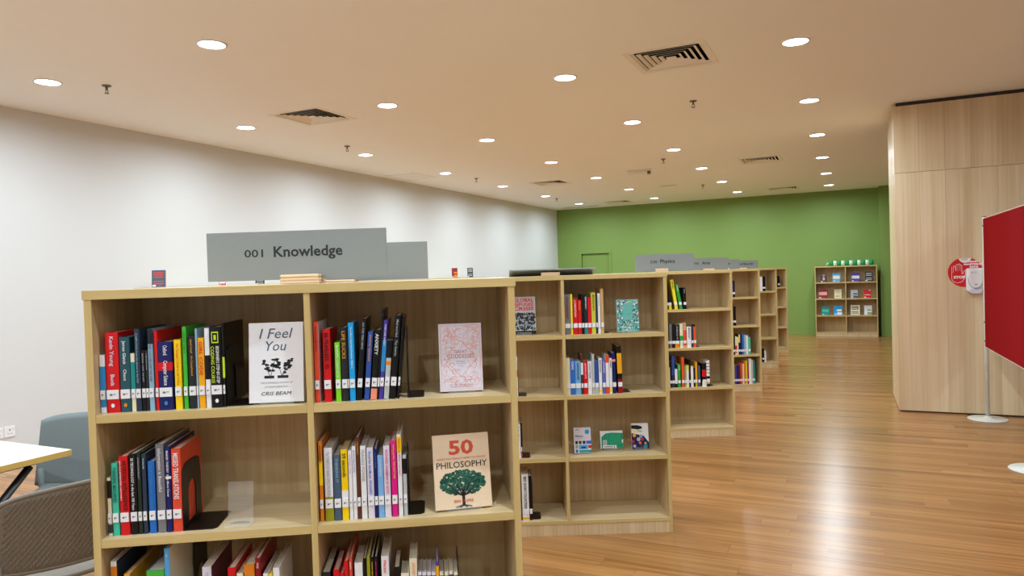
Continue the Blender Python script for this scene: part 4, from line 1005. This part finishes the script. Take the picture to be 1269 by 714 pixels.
MB().box(-.235, .235, -.003, .003, 0, .145).obj('sign_board', M_SIGN, r, bm_, bevel=.0008)
sign_block(r, r.matrix_world @ T3(-.010, .012, 0), .105, .05, 2)

# ---------------------------------------------------------------- striped roll on far bookcase
r = root('striped_roll', FARM @ T3(.662, .16, 1.40), 'green and white striped roll lying on the far bookcase', 'cushion')
n = 11; L_ = .80; x = -L_/2
for k in range(n):
    wd = L_/n*(1.12 if k % 2 == 0 else .856)
    MB().cyl((x, 0, .052), (x+wd, 0, .052), .050 + (.0012 if k % 2 else 0), n=24).obj('green_band' if k % 2 == 0 else 'white_band', paint('green_fabric', '#0c9048', .6) if k % 2 == 0 else paint('white_fabric', '#d6ead2', .6), r, r.matrix_world)
    x += wd
MB().cyl((-L_/2-.055, 0, .030), (-L_/2-.0005, 0, .05), .012, .03).obj('tied_end', paint('pale_ribbon', '#a9c8a0', .6), r, r.matrix_world)

# ---------------------------------------------------------------- red partition board on poles
P1 = Vector((4.197, 6.30, 0)); P2 = Vector((3.465, 4.726, 0))
dv = P2 - P1; ang = math.atan2(dv.y, dv.x); ln = dv.length
r = root('partition_board', T3(P1.x, P1.y, 0) @ RZ(ang), 'tall red felt board between two white poles on round feet', 'board')
mw = r.matrix_world
MB().box(.018, ln-.018, -.012, .012, .650, 1.782).obj('felt_panel', M_RED, r, mw, bevel=.002)
MB().box(.018, ln-.018, -.010, .010, 1.7825, 1.788).obj('panel_rail', M_POLE, r, mw); MB().box(.018, ln-.018, -.010, .010, .644, .6495).obj('panel_rail', M_POLE, r, mw)
for x in (0, ln):
    po = MB().cyl((x, 0, .0), (x, 0, 1.80), .0165, n=20).obj('pole', M_POLE, r, mw)
    MB().cyl((x, 0, 1.80), (x, 0, 1.806), .0175, n=20).obj('pole_cap', M_METAL, po, mw)
    MB().revolve([(0, .0), (.155, .0), (.157, .004), (.150, .010), (.03, .016), (.026, .03), (0, .03)], 40, T=lambda v: (v[0]+x, v[1], v[2])).obj('round_foot', M_POLE, r, mw)
    for z in (.70, .87, 1.72):
        s = 1 if x == 0 else -1
        MB().cyl((x+s*.016, -.006, z), (x+s*.030, -.014, z), .008, n=12).obj('clamp', M_METAL, r, mw)

# ---------------------------------------------------------------- sanitiser sticker and dispenser on the wooden wall
r = root('floor_sticker_sign', ROOM @ T3(.974, DW-.0005, 1.312), 'round red hand sanitising notice stuck on the wooden wall', 'sign')
r.name = 'round_notice'
mw = r.matrix_world; R_ = .137; M_STK = paint('red_sticker', '#cf1219', .35)
pts = []
n = 56
for i in range(n):
    a = math.pi/2 + 2*math.pi*(i+.5)/n; x, z = R_*math.cos(a), R_*math.sin(a)
    if math.hypot(x, z-R_) < .052: continue
    pts.append((x, z))
arc = [(.052*math.cos(t), R_+.052*math.sin(t)) for t in [math.radians(q) for q in range(-12, -169, -12)]]
pts = pts + arc
MB().prism(pts, 0, .0008, T=lambda v: (v[0], -v[2], v[1])).obj('sticker', M_STK, r, mw, recalc=True)
MB().prism([(.050*math.cos(math.radians(q)), R_+.050*math.sin(math.radians(q))) for q in list(range(-168, -11, 12))], 0, .0008, T=lambda v: (v[0], -v[2], v[1])).obj('notch_label', M_LABEL, r, mw, recalc=True)
M_WP = paint('white_print', '#f3eef0', .5)
mb = MB()
def wtx(s, x0, z0, w, h): put_text(mb, s, (x0, -.0012, z0), (1, 0, 0), (0, 0, 1), w=w, h=h, stretch=True, bold=.05)
wtx('HAND', .025, .088, .075, .016); wtx('SANITISING', -.012, .064, .148, .016); wtx('ZONE', .032, .040, .07, .016); wtx('STOP', -.092, -.058, .092, .026)
mb.obj('notice_lettering', M_WP, r, mw)
mb = MB(); hand = [(-.105, .055), (-.107, -.06), (-.095, -.085), (-.06, -.098), (-.025, -.085), (-.003, -.05), (.004, .005), (.0, .016), (-.008, .014), (-.018, -.012), (-.026, -.016)]
fing = [(-.026, -.016), (-.026, .060), (-.030, .068), (-.036, .068), (-.040, .060), (-.040, .012), (-.040, .070), (-.045, .078), (-.052, .078), (-.056, .070), (-.056, .012), (-.056, .066), (-.061, .074), (-.067, .074), (-.071, .066), (-.072, .010), (-.078, .054), (-.084, .062), (-.090, .060), (-.092, .052), (-.094, .0)]
for a, b in list(zip(hand, hand[1:])) + list(zip(fing, fing[1:])): line(mb, a[0], a[1], b[0], b[1], .003, y=-.0012)
mb.obj('hand_outline', M_WP, r, mw)
mb = MB(); put_text(mb, 'PLEASE', (-.022, -.0012, .112), (1, 0, 0), (0, 0, 1), w=.044, h=.010, stretch=True); mb.obj('notch_lettering', paint('red_dark_print', '#7c1a1c', .5), r, mw)
r = root('sanitiser_dispenser', ROOM @ T3(1.045, DW-.002, 1.115), 'white wall mounted hand sanitiser dispenser beside the red notice', 'dispenser'); mw = r.matrix_world
MB().box(-.068, .068, -.055, 0, .025, .232).obj('back_housing', M_PLASTIC, r, mw, bevel=.008)
def shield(sc, y0, y1):
    n = 14; p = [(-.055*sc, .09), (.055*sc, .09)] + [(.055*sc*math.cos(math.pi*i/n), .01-.095*sc*math.sin(math.pi*i/n)) for i in range(n+1)]
    return p
MB().prism(shield(1, 0, 0), .055, .090, T=lambda v: (v[0], -v[2], v[1]+.135)).obj('front_cover', M_PLASTIC, r, mw, bevel=.006)
ins = shield(1.04, 0, 0); mb = MB()
for a, b in zip(ins[2:], ins[3:]): line(mb, a[0], a[1]+.135, b[0], b[1]+.135, .003, y=-.0565)
mb.obj('cover_seam', paint('seam_grey', '#8a8a8e', .5), r, mw)
MB().prism([(-.052, .045), (.052, .045), (.050, .018), (.03, .004), (0, 0), (-.03, .004), (-.050, .018)], .03, .075, T=lambda v: (v[0], -v[2], v[1])).obj('push_bar', paint('pale_lilac_plastic', '#dcd8ea', .3), r, mw, bevel=.004)
mb = MB(); put_text(mb, 'hygiene', (-.020, -.0905, .190), (1, 0, 0), (0, 0, 1), w=.055, h=.010); disc(mb, -.030, .194, .006, y=-.0908, n=12); mb.obj('cover_mark', paint('print_grey', '#7b7c84', .5), r, mw)
mb = MB(); mb.box(-.010, .010, -.0905, -.090, .083, .088); mb.obj('level_window', cm('charcoal'), r, mw)

# ---------------------------------------------------------------- wall sockets
for dd_, lb in ((3.396, 'left white three-pin wall socket of the pair'), (3.484, 'right white three-pin wall socket of the pair')):
    r = root('wall_socket', ROOM @ T3(EL, dd_, .25) @ RZ(math.pi/2), lb + ' low on the white wall', 'socket', 'wall sockets'); mw = r.matrix_world
    MB().box(-.043, .043, -.009, 0, -.045, .045).obj('face_plate', M_PLASTIC, r, mw, bevel=.003)
    MB().box(-.004, .004, -.0095, -.009, .008, .020).box(-.016, -.008, -.0095, -.009, -.018, -.013).box(.008, .016, -.0095, -.009, -.018, -.013).obj('pin_holes', cm('charcoal'), r, mw)
    MB().box(.022, .032, -.013, -.009, .018, .034).obj('switch', M_PLASTIC, r, mw, bevel=.001)

# ---------------------------------------------------------------- table
r = root('folding_table', ROOM @ T3(-2.937-.70, 1.874-.45, 0), 'pale wood topped table with black crossed legs, at left edge', 'table'); mw = r.matrix_world
MB().box(-.70, .70, -.45, .45, .716, .740, mis=[0, 0, 1, 1, 1, 1]).obj('tabletop', [M_TABLE, M_TEDGE], r, mw, bevel=.0008)
for s in (1, -1):
    x = s*.655
    MB().tube([(x, .307, .702), (x, -.374, .012)], .015, 12).obj('leg', M_BLACKMET, r, mw); MB().tube([(x-s*.032, -.307, .702), (x-s*.032, .374, .012)], .015, 12).obj('leg', M_BLACKMET, r, mw)
    MB().box(x-.045, x+.012, -.34, .33, .706, .7158).obj('leg_rail', M_BLACKMET, r, mw)
MB().tube([(-.655, 0, .356), (.655, 0, .356)], .010, 10).obj('stretcher', M_BLACKMET, r, mw)

# ---------------------------------------------------------------- chairs
def shell_grid(mb, f, ns, nt, th, nrm_y=1):
    """surface f(s,t) thickened along its own normal"""
    P = [[Vector(f(-1+2*i/ns, j/nt)) for i in range(ns+1)] for j in range(nt+1)]
    def nor(i, j):
        a = P[j][min(i+1, ns)] - P[j][max(i-1, 0)]; b = P[min(j+1, nt)][i] - P[max(j-1, 0)][i]
        return a.cross(b).normalized()
    A = [[P[j][i] + nor(i, j)*th/2 for i in range(ns+1)] for j in range(nt+1)]; B = [[P[j][i] - nor(i, j)*th/2 for i in range(ns+1)] for j in range(nt+1)]
    b = len(mb.v); W_ = ns+1; n = W_*(nt+1)
    mb.v += [tuple(v) for row in A for v in row] + [tuple(v) for row in B for v in row]
    def q(*f_): mb.f.append(tuple(b+k for k in f_)); mb.m.append(0); mb.sm.append(True)
    for j in range(nt):
        for i in range(ns):
            a = j*W_+i; q(a, a+1, a+W_+1, a+W_); q(n+a, n+a+W_, n+a+W_+1, n+a+1)
    for j in range(nt):
        a = j*W_; q(a, a+W_, n+a+W_, n+a); a += ns; q(a, n+a, n+a+W_, a+W_)
    for i in range(ns):
        a = i; q(a, n+a, n+a+1, a+1); a = nt*W_+i; q(a, a+1, n+a+1, n+a)
BK = dict(hw0=.265, hw1=.245, z0=.46, z1=.815)
def back_f(s, t):
    hw = BK['hw0'] + (BK['hw1'] - BK['hw0'])*t
    cz = abs(s)**8
    return (s*hw, -.205 - .035*t + .045*s*s, BK['z0'] + t*(BK['z1'] - BK['z0'] - .016*s*s - .016*cz) + (1-t)*(.012*s*s + .012*cz))
def seat_f(s, t):
    hw = .225
    return (s*hw*(1-.06*t**4), -.20 + .42*t, .445 + .022*s*s - .010*math.sin(math.pi*min(t*1.2, 1)) - .02*t**6 + .03*(1-t)**6)
def chair(mw, label, mat, lattice, tube):
    r = root('chair', mw, label, 'chair')
    mb = MB(); shell_grid(mb, back_f, 24, 12, .012); mb.obj('backrest', mat, r, mw)
    mb = MB(); shell_grid(mb, seat_f, 18, 16, .012); mb.obj('seat', mat, r, mw)
    for s in (-1, 1):
        MB().tube([(s*.215, -.165, .45), (s*.236, -.170, .48), (s*.240, -.175, .56)], .016, 10).obj('back_bracket', mat, r, mw)
        MB().tube([(s*.19, .17, .425), (s*.215, .21, .22), (s*.235, .24, .008)], .0125, 12).obj('leg', tube, r, mw)
        MB().tube([(s*.19, -.14, .425), (s*.215, -.20, .22), (s*.235, -.25, .008)], .0125, 12).obj('leg', tube, r, mw)
        MB().tube([(s*.19, .17, .425), (s*.19, -.14, .425)], .0125, 12).obj('seat_rail', tube, r, mw)
    pts = [(.20*math.cos(math.pi+math.pi*i/12)*1.0, -.15-.12*math.sin(math.pi*i/12), .425) for i in range(13)]
    MB().tube(pts, .013, 10).obj('rear_hoop', tube, r, mw)
    if lattice:
        mb = MB()
        def on(s, t):
            p = Vector(back_f(s, t)); a = Vector(back_f(min(s+.01, 1), t)) - Vector(back_f(max(s-.01, -1), t)); b = Vector(back_f(s, min(t+.01, 1))) - Vector(back_f(s, max(t-.01, 0)))
            return p + a.cross(b).normalized()*-.0 , a.cross(b).normalized()
        for fam in (-1, 1):
            for k in range(-22, 40):
                c = k*.066; pts = []
                for i in range(19):
                    t = .05 + .90*i/18; s = fam*(c - 1 + .9*t*1.1) if False else (c - 1 + fam*.75*(t-.5) )
                    if -.92 < s < .92:
                        p, n_ = on(s, t)
                        pts.append(p + n_*(.0066 if n_.y < 0 else -.0066))
                if len(pts) > 2: mb.tube(pts, .0020, 4)
        tag(mb.obj('lattice_ribs', mat, r, mw), kind='stuff')
        # raised rim
        mb = MB(); rim = []
        for i in range(25): rim.append((-.985+1.97*i/24, .985))
        for i in range(1, 12): rim.append((.985, .985-.97*i/12))
        for i in range(25): rim.append((.985-1.97*i/24, .015))
        for i in range(1, 13): rim.append((-.985, .015+.97*i/12))
        mb.tube([Vector(back_f(*q)) for q in rim], .0085, 8); mb.obj('back_rim', mat, r, mw)
    return r
chair(T3(-2.045, 3.17, 0) @ RZ(math.radians(174)), 'grey plastic chair behind the table, facing it', M_CHAIRG, False, paint('dark_grey_tube', '#55595c', .4))
BK.update(hw0=.262, hw1=.235, z0=.515, z1=.782)
chair(T3(-1.585, 2.46, 0) @ RZ(math.radians(49.5)), 'taupe plastic chair with lattice textured back, beside the nearest bookcase', M_CHAIRT, True, M_TUBE)
